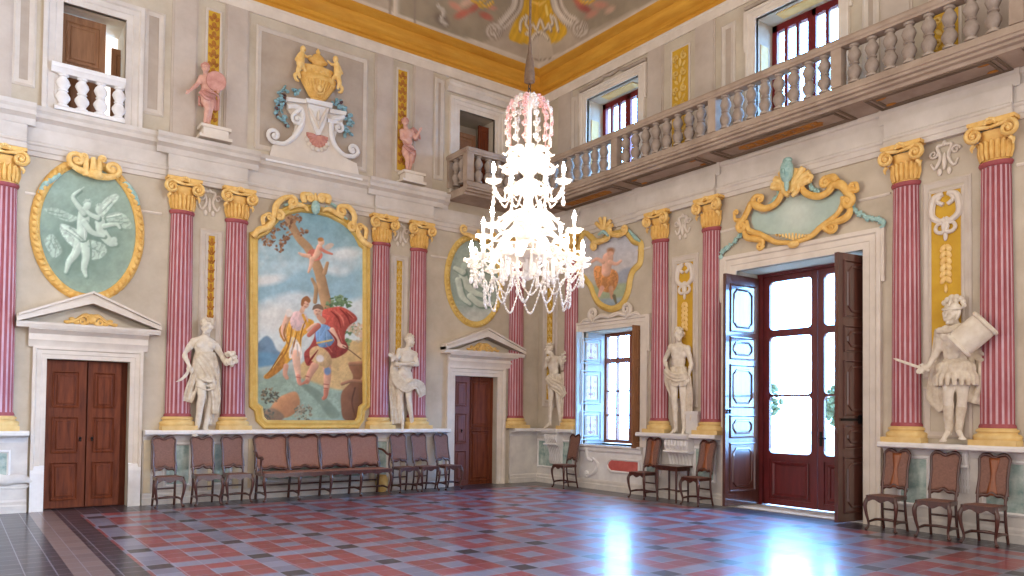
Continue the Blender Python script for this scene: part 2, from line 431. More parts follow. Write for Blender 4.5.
# dado: skirting, field, ledge the columns and figures stand on
SK = [(0, 0), (.07, 0), (.07, .10), (.05, .12), (.05, .16), (.03, .19), (0, .19)]
LED = [(0, 1.02), (.04, 1.02), (.05, 1.06), (.08, 1.10), (.215, 1.115), (.235, 1.13), (.235, 1.165), (.215, 1.19), (0, 1.19)]
DAD = [(0, .1), (.03, .1), (.03, 1.05), (0, 1.05)]
LS = [(-12, -9.60), (-8.07, -2.43), (-.80, 0)]
RS = [(0, 1.40), (3.20, 5.02), (7.78, 15)]
trim('trim_9', 'L', [(LED, a, b_, 0) for a, b_ in LS], STONE_W)
trim('trim_10', 'R', [(LED, a, b_, 0) for a, b_ in RS], STONE_W)
trim('baseboard_left', 'L', [(SK, a, b_, 0) for a, b_ in LS], STONE_D)
trim('baseboard_right', 'R', [(SK, a, b_, 0) for a, b_ in RS+[(1.40, 3.20)]], STONE_D)
trim('trim_11', 'L', [(DAD, a, b_, 0) for a, b_ in LS], STONE_D)
trim('trim_12', 'R', [(DAD, a, b_, 0) for a, b_ in RS], STONE_D)
apr = [(0, .1), (.02, .1), (.02, .74), (.05, .78), (.05, .84), (.09, .86), (.09, .90), (0, .90)]
trim('trim_13', 'R', [(apr, 1.42, 3.18, 0)], STONE_W)

# upper storey: raised pilaster strips and sunk panels
def strips(name, wall, rects, m, d=.035):
    b = MB()
    for u0, u1, z0, z1 in rects:
        b.run([(0, z0), (d, z0), (d, z1), (0, z1)], u0, u1)
        b.box(u0-.03, u0, -d*.55, 0, z0, z1); b.box(u1, u1+.03, -d*.55, 0, z0, z1)
    o = b.build(name, m, None, 0); place(o, wall); return tag(o, **S)
strips('trim_14', 'L', [(-12, -9.95, 6.0, 8.44), (-7.74, -7.40, 6.0, 8.44), (-6.90, -6.56, 6.0, 8.44), (-4.10, -3.77, 6.0, 8.44), (-3.26, -2.86, 6.0, 8.44),
                        (-.75, -.3, 6.0, 8.44)], PLASTER_UP)
strips('trim_15', 'R', [(.66, 1.04, 6.0, 8.44), (3.28, 3.62, 6.0, 8.44), (4.42, 4.80, 6.0, 8.44), (7.76, 8.14, 6.0, 8.44), (8.96, 9.36, 6.0, 8.44), (10.5, 10.9, 6, 8.44)], PLASTER_UP)
def panels(name, wall, rects, mf, ms):
    b = MB(); pr = [(-.045, .0), (-.045, .014), (-.015, .030), (.015, .018), (.045, .012), (.045, 0)]
    for u0, u1, z0, z1 in rects:
        b.ring([(u0, z0), (u1, z0), (u1, z1), (u0, z1)], pr, True, 0)
        b.box(u0, u1, -.006, 0, z0, z1, 1)
    o = b.build(name, [ms, mf], None, 30); place(o, wall); return tag(o, **S)
panels('trim_16', 'L', [(-6.36, -4.32, 6.12, 8.22), (-8.16, -7.92, 6.3, 7.9), (-9.88, -9.68, 6.3, 8.1), (-2.75, -2.6, 6.3, 8.3)], PANEL_UP, STONE_P)
panels('trim_17', 'R', [(1.1, 1.22, 6.2, 8.25), (5.0, 5.2, 6.2, 8.2), (7.5, 7.66, 6.2, 8.2), (9.5, 10.3, 6.2, 8.2)], PANEL_UP, STONE_P)
# storey between the paired columns: framed recesses
panels('trim_18', 'L', [(-7.22, -6.94, 2.2, 4.5), (-3.68, -3.38, 1.7, 4.55), (-7.22, -6.94, 1.3, 2.1)], PLASTER, STONE_P)
panels('trim_19', 'R', [(3.92, 4.44, 1.7, 4.36), (8.34, 8.86, 2.1, 4.66), (8.34, 8.86, 1.3, 1.9), (.20, .60, 1.7, 4.4)], PLASTER, STONE_P)

# ================================================================== DOORS AND WINDOWS
def arch_prof(w, d=.05):
    return [(0, -.05), (0, d*.6), (w*.35, d*.6), (w*.4, d*.8), (w*.7, d*.8), (w*.78, d*1.25), (w, d*1.25), (w, 0)]
def panel_leaf(parent, u0, u1, z0, z1, y, rows, m, name='leaf', t=.05, oct_=False):
    """door leaf: stiles, rails, raised panels; rows = list of (z0,z1) as fractions"""
    b = MB(); st = .12*(u1-u0) if (u1-u0) > .6 else .17*(u1-u0); H = z1-z0
    b.box(u0, u1, y, y+t, z0, z1)
    cuts = [(z0+H*a, z0+H*c) for a, c in rows]; pu0, pu1 = u0+st, u1-st
    fr = [(0, 0), (0, .018), (.012, .022), (.03, .0)]
    for a, c in cuts:
        for s_ in (1, -1):
            yy = -y if s_ == 1 else -(y+t)
            pts = [(pu0, a), (pu1, a), (pu1, c), (pu0, c)]
            b.ring(pts, [(w, yy+s_*dd) for w, dd in fr])
            i = .06*(u1-u0)+.02
            if oct_:
                k = min(.09, (c-a)*.2); q = [(pu0+i+k, a+i), (pu1-i-k, a+i), (pu1-i, a+i+k), (pu1-i, c-i-k), (pu1-i-k, c-i), (pu0+i+k, c-i), (pu0+i, c-i-k), (pu0+i, a+i+k)]
            else: q = [(pu0+i, a+i), (pu1-i, a+i), (pu1-i, c-i), (pu0+i, c-i)]
            b.ring(q, [(0, yy), (.01, yy+s_*.016), (.03, yy+s_*.02), (.035, yy+s_*.012)])
            if s_ == 1: b.box(pu0+i+.03, pu1-i-.03, y-.014, y, a+i+.03, c-i-.03)
    return b.build(name, m, parent, 25)
def surround(root, u0, u1, z0, z1, w, sill=False, ears=0.0):
    b = MB()
    pts = [(u0, z0), (u0, z1), (u1, z1), (u1, z0)]
    b.ring(pts, arch_prof(w), closed=False)
    if ears:
        for a, c in ((u0-w-ears, u0-w+.03), (u1+w-.03, u1+w+ears)):
            b.run([(0, z1-.50), (.04, z1-.50), (.055, z1-.40), (.055, z1+w), (0, z1+w)], a, c)
    return b.build('architrave', STONE, root, 25)
# ---- door_1 : double walnut door under a pediment, left
def pediment(root, uc, half, zb, zt, foot, orn, W):
    """zb..: entablature bottom, foot: tympanum base height, zt: apex"""
    b = MB()
    b.run([(0, zb), (.05, zb), (.06, zb+.05), (.09, zb+.10), (.07, zb+.16), (.07, foot-.10), (.12, foot-.06), (.16, foot-.04), (.16, foot), (0, foot)], uc-W, uc+W)
    b.run([(0, foot-.02), (.18, foot-.02), (.20, foot+.03), (.20, foot+.06), (0, foot+.06)], uc-half, uc+half)
    th = .15
    for s_ in (-1, 1):
        e = uc+s_*half
        for q, d in (((0, 1), .215), ((.0, .55), .24)):
            lo, hi = q
            A = [(e, foot+.06+th*.0), (e, foot+.06+th*.55*hi), (uc, zt-th*(1-hi)*.6), (uc, zt-th-.02)]
            b.prism([(e, foot+.05), (e+0*s_, foot+.05+.11*hi+.0), (uc, zt-(0 if hi == 1 else .05)), (uc, zt-th)], -d, 0)
        b.prism([(e-s_*.02, foot+.13), (e-s_*.02, foot+.165), (uc, zt+.035), (uc, zt)], -.26, 0)
    o = b.build('pediment', STONE, root, 20)
    t = MB().prism([(uc-half*.72, foot+.05), (uc+half*.72, foot+.05), (uc, zt-th-.04)], -.05, 0); t.build('tympanum', PLASTER, root, 0)
    g = MB()
    for s_ in (-1, 1):
        sp = spiral((uc+s_*orn*.30, foot+.13), .075, .012, PI/2, s_*1.4); g.tube2(sp, [.022, .012], .07, 6)
        g.tube2(cr([(uc, foot+.2), (uc+s_*orn*.25, foot+.22), (uc+s_*orn*.55, foot+.14), (uc+s_*orn*.85, foot+.10), (uc+s_*orn, foot+.115)], 6), [.03, .03, .024, .012], .065, 6)
        for k in range(5): g.ell((uc+s_*orn*(.2+.17*k), -.065, foot+.10+.05*(k % 2)), (.045, .02, .03))
    g.ell((uc, -.07, foot+.17), (.06, .035, .08)); g.build('ornament', GOLD, root)
r1 = empty('door_1', 'L', -8.83, 0, 0, kind='structure'); O = -8.83
surround(r1, D1[0]-O, D1[1]-O, 0, D1[3], .18)
pediment(r1, 0.0, .96, 2.43, 3.26, 2.72, .36, .80)
for a, b_ in ((-.56, -.02), (.0, .46)):
    lf = panel_leaf(r1, a, b_, .02, 2.24, .10 if a < -.1 else .12, [(.05, .31), (.37, .62), (.68, .93)], WOOD)
    MB().lathe([(.005, 0), (.018, .01), (.012, .03), (.024, .05), (.01, .07)], 10, (0, 0, 0)).build('door_knob', IRON, lf).location = ((b_-.07) if a < -.1 else (a+.07), .085, 1.02)
MB().box(.46, .56, .22, .28, 0, 2.26).box(-.56, .56, .20, .27, 0, 2.26).build('door_lining', WOOD, r1, 0)
# ---- door_2 : second pedimented door near the corner
r2 = empty('door_2', 'L', -1.68, 0, 0, kind='structure')
surround(r2, -.54, .54, 0, D2[3], .20)
pediment(r2, .13, 1.02, 2.48, 3.26, 2.74, .42, .86)
lf = panel_leaf(r2, -.54, -.13, 0, 2.28, .05, [(.04, .32), (.38, .66), (.72, .95)], WOOD_P)
MB().lathe([(.005, 0), (.018, .01), (.012, .03), (.024, .05), (.01, .07)], 10).build('door_knob', IRON, lf).location = (-.33, .02, 1.10)
panel_leaf(r2, -.13, .54, 0, 2.28, .14, [(.03, .50), (.53, .97)], WOOD)
# stone blocks at the feet of the jambs of the first door
b = MB()
for u in (-.65, .65): b.run([(0, 0), (.075, 0), (.075, .56), (.05, .66), (0, .70)], u-.09, u+.085)
b.build('plinth_block', STONE_W, r1, 0)

# ---- window_1 : deep window with painted shutters, right wall
w1 = empty('window_1', 'R', 2.31, 0, 0, kind='structure'); O = 2.31
surround(w1, W1[0]-O, W1[1]-O, W1[2], W1[3], .20, ears=.05)
b = MB()
for s_ in (-1, 1):
    b.tube2(spiral((s_*.47, 3.56), .13, .02, -PI/2, s_*1.5), [.05, .025], .06, 8)
    b.tube2(cr([(s_*.47, 3.42), (s_*.70, 3.46), (s_*.84, 3.40)], 5), [.05, .03], .05, 8)
    b.tube2(cr([(s_*.47, 3.43), (s_*.25, 3.50), (0, 3.46)], 5), [.045, .05], .05, 8)
b.build('scroll_crest', STONE, w1)
def sash(root, u0, u1, z0, z1, y, cols, rows, m, fw=.06, bw=.035, solid=None, t=.06, rad=0):
    b = MB(); b.box(u0, u0+fw, y, y+t, z0, z1); b.box(u1-fw, u1, y, y+t, z0, z1); b.box(u0+fw, u1-fw, y, y+t, z0, z0+fw); b.box(u0+fw, u1-fw, y, y+t, z1-fw, z1)
    for c_, w in cols: b.box(c_-w/2, c_+w/2, y-.01, y+t+.01, z0+fw, z1-fw)
    for r_, w in rows: b.box(u0+fw, u1-fw, y, y+t, r_-w/2, r_+w/2)
    return b.build('sash', m, root, 0)
sash(w1, -.79, .79, .92, 3.22, .58, [(0, .12), (-.42, .03), (.42, .03)], [(2.64, .10), (2.0, .03), (1.5, .03)], WOOD_W, .07)
MB().box(-.72, .72, .60, .606, .99, 3.15).build('pane', PANE, w1, 0)
MB().box(-.85, .85, -.02, .66, .86, .90).build('sill', STONE_W, w1, 0)
def shutter(root, hu, hd, fu, fd, z0, z1, rows, m, t=.045, painted=False):
    """leaf between hinge (hu,depth hd) and free edge (fu,depth fd)"""
    e = bpy.data.objects.new('shutter_hinge', None); L = math.hypot(fu-hu, fd-hd)
    lf = panel_leaf(root, 0, L, 0, z1-z0, -t/2, rows, m, 'shutter', t, oct_=not painted)
    lf.location = (hu, hd, z0); lf.rotation_euler = (0, 0, math.atan2(fd-hd, fu-hu))
    bpy.data.objects.remove(e); return lf, L
ls, L_ = shutter(w1, -.79, .56, -.86, -.16, .88, 3.22, [(.04, .30), (.36, .66), (.72, .95)], SHUT_B, painted=True)
CREAM = mat('cream_paint', (232, 222, 210), .6, c2=(214, 204, 194), scale=9)
ROSE = mat('rose_tracery', (206, 150, 136), .7, c2=(150, 150, 170), scale=14)
b = MB(); g = MB()
for a, c in ((.04, .30), (.36, .66), (.72, .95)):
    za, zc = 2.34*a, 2.34*c; u0, u1 = L_*.24, L_*.76; zm = (za+zc)/2
    for yy in (-.0245, .0225):
        b.box(u0, u1, yy, yy+.002, za+.08, zc-.08)
        for s_ in (-1, 1):
            for k in (0, 1, 2):
                g.tube([(p[0], yy+.001, p[1]) for p in spiral(((u0+u1)/2+s_*(.07+.02*k), zm-.14+.13*k), .05-.01*k, .008, -PI/2, s_*1.2, 14)], .006, 5)
        g.tube([((u0+u1)/2, yy+.001, za+.12), ((u0+u1)/2, yy+.001, zc-.12)], .008, 5)
        g.ell(((u0+u1)/2, yy+.001, zm), (.03, .006, .05)); g.ell(((u0+u1)/2, yy+.001, zm-.14), (.055, .006, .03))
b.build('painted_panel', CREAM, ls, 0); g.build('tracery', ROSE, ls)
shutter(w1, .79, .56, .76, -.18, .88, 3.22, [(.04, .30), (.36, .66), (.72, .95)], WOOD_O)

# ---- door_3 : glazed garden door with folding inner leaves
d3 = empty('door_3', 'R', 6.38, 0, 0, kind='structure')
surround(d3, -1.09, 1.09, 0, D3[3], .27, ears=.05)
Y3 = .62
b = MB()
b.box(-1.09, -.99, Y3-.05, Y3+.1, 0, 3.95).box(.99, 1.09, Y3-.05, Y3+.1, 0, 3.95).box(-.99, .99, Y3-.05, Y3+.1, 3.90, 3.95)
b.build('door_frame', WOOD_R, d3, 0)
def glazed(u0, u1):
    b = MB(); fw = .105
    def hole_row(z0, z1):
        # rounded corner fillets in the glazing opening
        for cu, su in ((u0+fw, 1), (u1-fw, -1)):
            for cz, sz in ((z0, 1), (z1, -1)):
                k = .07; arc = [(cu+su*k*(1-math.sin(t)), cz+sz*k*(1-math.cos(t))) for t in [PI/2*i/5 for i in range(6)]]
                b.prism([(cu, cz)]+arc, Y3, Y3+.06)
    b.box(u0, u0+fw, Y3, Y3+.06, .03, 3.9).box(u1-fw, u1, Y3, Y3+.06, .03, 3.9)
    for z0, z1 in ((.03, .13), (.80, .90), (2.86, 2.98), (3.80, 3.90)): b.box(u0+fw, u1-fw, Y3, Y3+.06, z0, z1)
    b.box(u0+fw, u1-fw, Y3+.01, Y3+.05, 1.85, 1.885)
    for z0, z1 in ((.90, 1.85), (1.885, 2.86), (2.98, 3.80)): hole_row(z0, z1)
    b.box(u0+fw, u1-fw, Y3+.02, Y3+.05, .13, .80)
    b.ring([(u0+fw+.05, .17), (u1-fw-.05, .17), (u1-fw-.05, .76), (u0+fw+.05, .76)], [(0, -Y3-.02), (0, -Y3), (.02, -Y3+.012), (.05, -Y3-.005), (.06, -Y3-.02)])
    o = b.build('glazed_leaf', WOOD_R, d3, 25)
    for z0, z1 in ((.90, 1.85), (1.885, 2.86), (2.98, 3.80)): MB().box(u0+fw, u1-fw, Y3+.028, Y3+.034, z0, z1).build('pane', PANE, o, 0)
    return o
glazed(-.99, -.005); gr = glazed(.005, .99)
MB().tube([(.06, Y3, 1.18), (.06, Y3-.05, 1.18), (.18, Y3-.05, 1.175)], .012, 8).box(.04, .08, Y3-.012, Y3, 1.05, 1.28).build('handle', IRON, gr)
MB().box(-1.09, 1.09, 0, .75, -.01, .012).build('threshold', STONE_D, d3, 0)
rows3 = [(.03, .24), (.27, .36), (.39, .60), (.63, .73), (.76, .975)]
la, LA = shutter(d3, -1.08, .56, -1.115, -.30, .03, 3.88, [(.06, .27), (.29, .39), (.42, .61), (.63, .73), (.75, .96)], WOOD_D, .06)
lb, LB = shutter(d3, 1.07, .50, .92, -.44, .03, 3.88, rows3, WOOD_D, .06)
MB().box(.05, LB-.04, .042, .052, 1.44, 1.475).box(LB*.5, LB*.58, .05, .06, 1.40, 1.52).build('bolt', IRON, lb, 0)
MB().lathe([(.004, 0), (.03, .01), (.016, .035), (.03, .06), (.008, .08)], 10).build('door_knob', IRON, la).location = (LA-.07, .06, 1.52)

# ---- upper windows
for nm, H in (('window_2', U1), ('window_3', U2)):
    uc = (H[0]+H[1])/2; hw = (H[1]-H[0])/2
    w = empty(nm, 'R', uc, 0, 0, kind='structure')
    surround(w, -hw, hw, H[2], H[3], .17, ears=.04)
    b = MB(); y = .45
    b.box(-hw, -hw+.09, y, y+.07, 6.02, 8.10).box(hw-.09, hw, y, y+.07, 6.02, 8.10).box(-.07, .07, y, y+.07, 6.02, 8.10).box(-hw, hw, y, y+.07, 7.99, 8.10).box(-hw, hw, y, y+.07, 6.02, 6.24)
    for s_ in (-1, 1):
        for k in (1, 2): b.box(s_*hw*(.07+.29*k)-.028, s_*hw*(.07+.29*k)+.028, y+.01, y+.06, 6.2, 8.02)
    b.build('sash', RED_SASH, w, 0); MB().box(-hw+.05, hw-.05, y+.03, y+.035, 6.2, 8.02).build('pane', PANE, w, 0)
    g = MB()
    for s_ in (-1, 1): g.box(s_*(hw-.006)-.006, s_*(hw-.006)+.006, .12, .32, 6.7, 7.7)
    g.box(-hw*.6, hw*.6, .12, .34, 8.085, 8.10); g.build('ochre_inlay', BASEY, w, 0)
    c = MB().ring(cr([(-hw-.2, 8.33), (-hw*.5, 8.34), (-.2, 8.40), (0, 8.37), (.2, 8.40), (hw*.5, 8.34), (hw+.2, 8.33)], 6), [(-.03, 0), (-.03, .05), (.0, .075), (.03, .05), (.03, 0)], False)
    c.build('crest_moulding', PANEL_UP, w)
# upper left opening with wooden shutters and a small stone balustrade
u4 = empty('window_4', 'L', -8.87, 0, 0, kind='structure')
b = MB(); b.ring([(-.43, 5.93), (-.43, 7.66), (.43, 7.66), (.43, 5.93)], arch_prof(.25, .06), False); b.build('architrave', ENTAB, u4, 25)
panel_leaf(u4, -.43, .19, 5.94, 7.64, .30, [(.08, .52), (.56, .94)], WOOD_O, 'shutter')
panel_leaf(u4, .30, .60, 5.94, 7.36, .45, [(.08, .5), (.55, .94)], WOOD_O, 'shutter')
# corner opening behind the balcony
u5 = empty('window_5', 'L', -1.735, 0, 0, kind='structure')
b = MB(); b.ring([(-.455, 6.02), (-.455, 7.82), (.455, 7.82), (.455, 6.02)], arch_prof(.24, .05), False)
b.run([(0, 8.14), (.05, 8.14), (.08, 8.2), (.12, 8.24), (.12, 8.30), (.16, 8.34), (0, 8.36)], -.78, .78); b.build('architrave', STONE, u5, 25)
panel_leaf(u5, -.455, .17, 6.02, 7.5, .30, [(.06, .5), (.55, .94)], WOOD_O, 'shutter')
panel_leaf(u5, .20, .455, 6.02, 7.72, .22, [(.06, .5), (.55, .94)], WOOD, 'shutter')
MB().box(-.6, .6, .70, .78, 5.9, 8.0).build('dark_reveal', PANEL_UP, u5, 0)

# ================================================================== COLUMNS
ZB, ZS, ZC, ZT = 1.19, 1.40, 4.77, 5.32      # ledge, shaft foot, capital foot, top
def make_column(wall, u, label):
    r = empty('column', wall, u, .02, ZB, 0, label, 'column', 'pink fluted columns')
    sy = .72; R0 = .195
    b = MB()
    b.box(-.27, .27, -.195, .02, 0, .07)
    b.lathe([(.265, .07), (.275, .09), (.275, .12), (.255, .14), (.225, .15), (.225, .165), (.245, .175), (.24, .20), (.21, .21), (.21, .225)], 24, (0, 0, 0), PI, 2*PI, sy)
    b.build('base', BASEY, r, 40)
    # fluted shaft: half round, grooves red, fillets pale, lower third cabled
    s = MB(); nf = 9
    def shaft(z0, z1, depth, rows):
        grid = []; ang = []
        for i in range(nf):
            a = PI+PI*i/nf; w = PI/nf
            for fr_, dd in ((0.0, 0), (.34, 0), (.40, .5), (.55, 1), (.70, 1), (.84, .5), (.92, 0)): ang.append((a+w*fr_, dd*depth, fr_))
        ang.append((2*PI, 0, 0)); k = len(ang); vs = []
        for j in range(rows+1):
            t = j/rows; z = z0+(z1-z0)*t; h = (z-ZS)/(ZC-ZS); R = R0*(1-.13*h*h)
            for a, dp, _ in ang: vs.append(((R-dp)*math.cos(a), sy*(R-dp)*math.sin(a), z-ZB))
        for m_ in (0, 1):
            fs = [(j*k+i, j*k+i+1, (j+1)*k+i+1, (j+1)*k+i) for j in range(rows) for i in range(k-1) if (1 if ang[i][2] in (0.0, .92) else 0) == m_]
            o = len(s.v)
            if m_ == 0: s.v += vs; base = o
            for f in fs: s.f.append([base+i for i in f]); s.m.append(m_)
    shaft(ZS+.06, 2.55, .006, 4); shaft(2.55, ZC-.07, .017, 8)
    s.lathe([(R0*1.06, ZS-ZB), (R0*1.10, ZS-ZB+.02), (R0*1.06, ZS-ZB+.045), (R0, ZS-ZB+.06)], 24, (0, 0, 0), PI, 2*PI, sy, 0)
    Rt = R0*.88; h = ZC-ZB
    s.lathe([(Rt, h-.07), (Rt*1.08, h-.06), (Rt*1.16, h-.03), (Rt*1.12, h-.005), (Rt*.98, h)], 24, (0, 0, 0), PI, 2*PI, sy, 0)
    s.build('shaft', [PINK, PINK_L], r, 50)
    # gilded capital: leaf bell, corner volutes, abacus, flower
    c = MB(); c.lathe([(Rt*.92, h), (Rt*.94, h+.18), (Rt*1.05, h+.30), (Rt*1.25, h+.38)], 24, (0, 0, 0), PI, 2*PI, sy)
    for i in range(9):
        a = PI+PI*(i+.5)/9; dx, dy = math.cos(a), sy*math.sin(a)
        c.spline([(dx*Rt*.98, dy*Rt*.98, h+.02), (dx*Rt*1.06, dy*Rt*1.06, h+.12), (dx*Rt*1.08, dy*Rt*1.08, h+.22), (dx*Rt*1.3, dy*Rt*1.3, h+.26)], [.02, .034, .03, .012], 6, k=4)
    c.box(-.235, .235, -.20, 0, h+.45, h+.50)
    c.prism([(-.27, h+.47), (-.12, h+.445), (.12, h+.445), (.27, h+.47), (.27, h+.515), (-.27, h+.515)], -.19, 0)
    cb = c.build('capital', GOLD, r, 40)
    v = MB()
    for s_ in (-1, 1):
        sp = spiral((s_*.195, h+.345), .10, .012, PI/2, -s_*1.75, 30)
        v.tube2(sp, [.032, .028, .02, .014], .17, 8, 1.4)
        v.spline([(s_*.195, -.17, h+.445), (s_*.10, -.18, h+.42), (0, -.19, h+.40)], [.032, .028, .022], 8, k=5)
        v.ell((s_*.195, -.17, h+.345), (.03, .04, .03))
        v.spline([(s_*.20, -.14, h+.24), (s_*.235, -.13, h+.20), (s_*.23, -.12, h+.15)], [.03, .024, .008], 6, k=4)
    for k in range(7):
        a = PI*k/6; v.ell((.055*math.cos(a), -.2, h+.455+.055*math.sin(a)), (.024, .02, .024), n=7)
    v.build('volute', GOLD_L, cb, 50)
    return r
for px, lab in ((0, 'pink fluted column cut by the left edge of the photo'), (180.5, 'pink fluted column right of the left door pediment'),
                (235.5, 'pink fluted column against the left side of the big framed fresco'), (381, 'pink fluted column against the right side of the big framed fresco'),
                (418.5, 'pink fluted column just left of the second pedimented door'), (517, 'pink fluted column between the second door and the room corner')):
    make_column('L', LW(px, 300, .05)[0], lab)
for px, lab in ((570, 'pink fluted column left of the shuttered window'), (658.5, 'pink fluted column right of the shuttered window'),
                (709.5, 'pink fluted column just left of the garden door'), (904.5, 'pink fluted column just right of the garden door'),
                (995, 'pink fluted column behind the shield of the warrior statue')):
    make_column('R', RW(px, 300, .08)[0], lab)

# ================================================================== FRESCO PAINTER
class Canvas:
    """a small paint box working in photograph coordinates"""
    def __init__(s, x0, y0, x1, y1, ss=3.0, base=(150, 150, 150)):
        s.x0, s.y0, s.x1, s.y1, s.ss = x0, y0, x1, y1, ss
        s.w, s.h = int((x1-x0)*ss), int((y1-y0)*ss)
        s.Y, s.X = np.mgrid[0:s.h, 0:s.w]; s.X = s.X/ss+x0; s.Y = s.Y/ss+y0
        s.A = np.ones((s.h, s.w, 3))*np.array(base, float)
        s.N = s.noise(24)
    def noise(s, cells, seed=None):
        rs = np.random.RandomState(seed if seed is not None else random.randrange(9999)); out = np.zeros((s.h, s.w)); amp = 1; tot = 0
        for o in range(4):
            n = cells*2**o; m_ = max(2, int(n*s.h/s.w))
            g = rs.rand(m_+2, n+2)
            yi = np.linspace(0, m_, s.h); xi = np.linspace(0, n, s.w)
            a = yi.astype(int); b = xi.astype(int); fy = (yi-a)[:, None]; fx = (xi-b)[None, :]
            fy = fy*fy*(3-2*fy); fx = fx*fx*(3-2*fx)
            out += amp*((g[a][:, b]*(1-fx)+g[a][:, b+1]*fx)*(1-fy)+(g[a+1][:, b]*(1-fx)+g[a+1][:, b+1]*fx)*fy); tot += amp; amp *= .55
        return out/tot
    def mix(s, al, c):
        c = np.array(c, float); al = np.clip(al, 0, 1)[..., None]; s.A = s.A*(1-al)+c*al
    def vgrad(s, stops):
        ys = [q[0] for q in stops]; c = np.array([q[1] for q in stops], float)
        for k in range(3): s.A[..., k] = np.interp(s.Y, ys, c[:, k])
    def blob(s, cx, cy, rx, ry, c, rot=0, soft=.35, rnd=.0):
        a = math.radians(rot); dx = s.X-cx; dy = s.Y-cy
        p = (dx*math.cos(a)+dy*math.sin(a))/rx; q = (-dx*math.sin(a)+dy*math.cos(a))/ry; r = np.sqrt(p*p+q*q)
        al = np.clip((1+soft/2-r)/soft, 0, 1); cc = np.array(c, float)
        if rnd: cc = cc*(1+rnd*np.clip(-(p*.6+q*.6), -1, 1))[..., None]
        al = al[..., None]; s.A = s.A*(1-al)+cc*al
    def stroke(s, pts, w, c, rnd=.0, soft=.7):
        P = cr(pts, 5) if len(pts) > 2 else pts; k = len(P)
        W = list(np.interp(np.linspace(0, 1, k), np.linspace(0, 1, len(w)), w)) if isinstance(w, (list, tuple)) else [w]*k
        best = np.full(s.X.shape, 1e9); side = np.zeros(s.X.shape)
        for i in range(k-1):
            ax, ay = P[i][:2]; bx, by = P[i+1][:2]; L2 = (bx-ax)**2+(by-ay)**2+1e-9
            t = np.clip(((s.X-ax)*(bx-ax)+(s.Y-ay)*(by-ay))/L2, 0, 1)
            d = np.hypot(s.X-ax-t*(bx-ax), s.Y-ay-t*(by-ay)); ww = W[i]+(W[i+1]-W[i])*t
            e = d-ww; up = e < best; best = np.where(up, e, best)
            if rnd:
                lx = ((s.X-ax-t*(bx-ax))*-.7+(s.Y-ay-t*(by-ay))*-.7)/np.maximum(ww, .3); side = np.where(up, lx, side)
        al = np.clip(.5-best/soft, 0, 1)[..., None]; cc = np.array(c, float)
        if rnd: cc = cc*(1+rnd*np.clip(side, -1, 1))[..., None]
        s.A = s.A*(1-al)+cc*al
    def poly(s, pts, c, soft=.8, smooth=True, rnd=0.0, folds=0.0, fdir=(1, .3), ffreq=1.2):
        P = cr(pts, 5, True) if smooth else pts; k = len(P)
        ins = np.zeros(s.X.shape, bool); best = np.full(s.X.shape, 1e9)
        for i in range(k):
            ax, ay = P[i][:2]; bx, by = P[(i+1) % k][:2]
            if abs(by-ay) > 1e-9:
                cnd = ((ay > s.Y) != (by > s.Y)) & (s.X < (bx-ax)*(s.Y-ay)/(by-ay)+ax); ins ^= cnd
            L2 = (bx-ax)**2+(by-ay)**2+1e-9; t = np.clip(((s.X-ax)*(bx-ax)+(s.Y-ay)*(by-ay))/L2, 0, 1)
            best = np.minimum(best, np.hypot(s.X-ax-t*(bx-ax), s.Y-ay-t*(by-ay)))
        sd = np.where(ins, best, -best); al = np.clip(.5+sd/soft, 0, 1)[..., None]; cc = np.ones(s.A.shape)*np.array(c, float)
        if folds:
            ph = (s.X*fdir[0]+s.Y*fdir[1])*ffreq*.8+11*s.N; cc = cc*(1+.75*folds*np.sin(ph)+.4*folds*np.sin(2.3*ph+1))[..., None]
        if rnd:
            xs = [p[0] for p in P]; ys = [p[1] for p in P]
            g = -((s.X-np.mean(xs))/(np.ptp(xs)+1)+(s.Y-np.mean(ys))/(np.ptp(ys)+1)); cc = cc*(1+rnd*g)[..., None]
        s.A = s.A*(1-al)+cc*al
    def leaves(s, cx, cy, rx, ry, n, cols, r=1.5):
        for _ in range(n):
            a = random.random()*2*PI; q = math.sqrt(random.random())
            s.blob(cx+rx*q*math.cos(a), cy+ry*q*math.sin(a), r*random.uniform(.6, 1.3), r*random.uniform(.4, .8), random.choice(cols), random.uniform(0, 180), .6)
    def age(s, k=.08, fade=.05):
        s.A = s.A*(1-fade)+np.array((204., 196, 184))*fade
        s.A *= (1+k*2*(s.noise(18)-.5))[..., None]*(1+k*(s.noise(60)-.5))[..., None]
    def sample(s, V):
        x, y = proj(V); i = np.clip(((x-s.x0)*s.ss), 0, s.w-1.01); j = np.clip(((y-s.y0)*s.ss), 0, s.h-1.01)
        a = i.astype(int); b = j.astype(int); fx = (i-a)[:, None]; fy = (j-b)[:, None]; A = s.A
        c = (A[b, a]*(1-fx)+A[b, a+1]*fx)*(1-fy)+(A[b+1, a]*(1-fx)+A[b+1, a+1]*fx)*fy
        c = np.clip(c/255, 0, 1); return np.where(c <= .04045, c/12.92, ((c+.055)/1.055)**2.4)
def inside(P, x, y):
    r = False; n = len(P)
    for i in range(n):
        ax, ay = P[i]; bx, by = P[(i+1) % n]
        if (ay > y) != (by > y) and x < (bx-ax)*(y-ay)/(by-ay)+ax: r = not r
    return r
def put_paint(me, cols):
    at = me.color_attributes.new('paint', 'FLOAT_COLOR', 'POINT'); a = np.ones((len(cols), 4), np.float32); a[:, :3] = cols
    at.data.foreach_set('color', a.ravel())
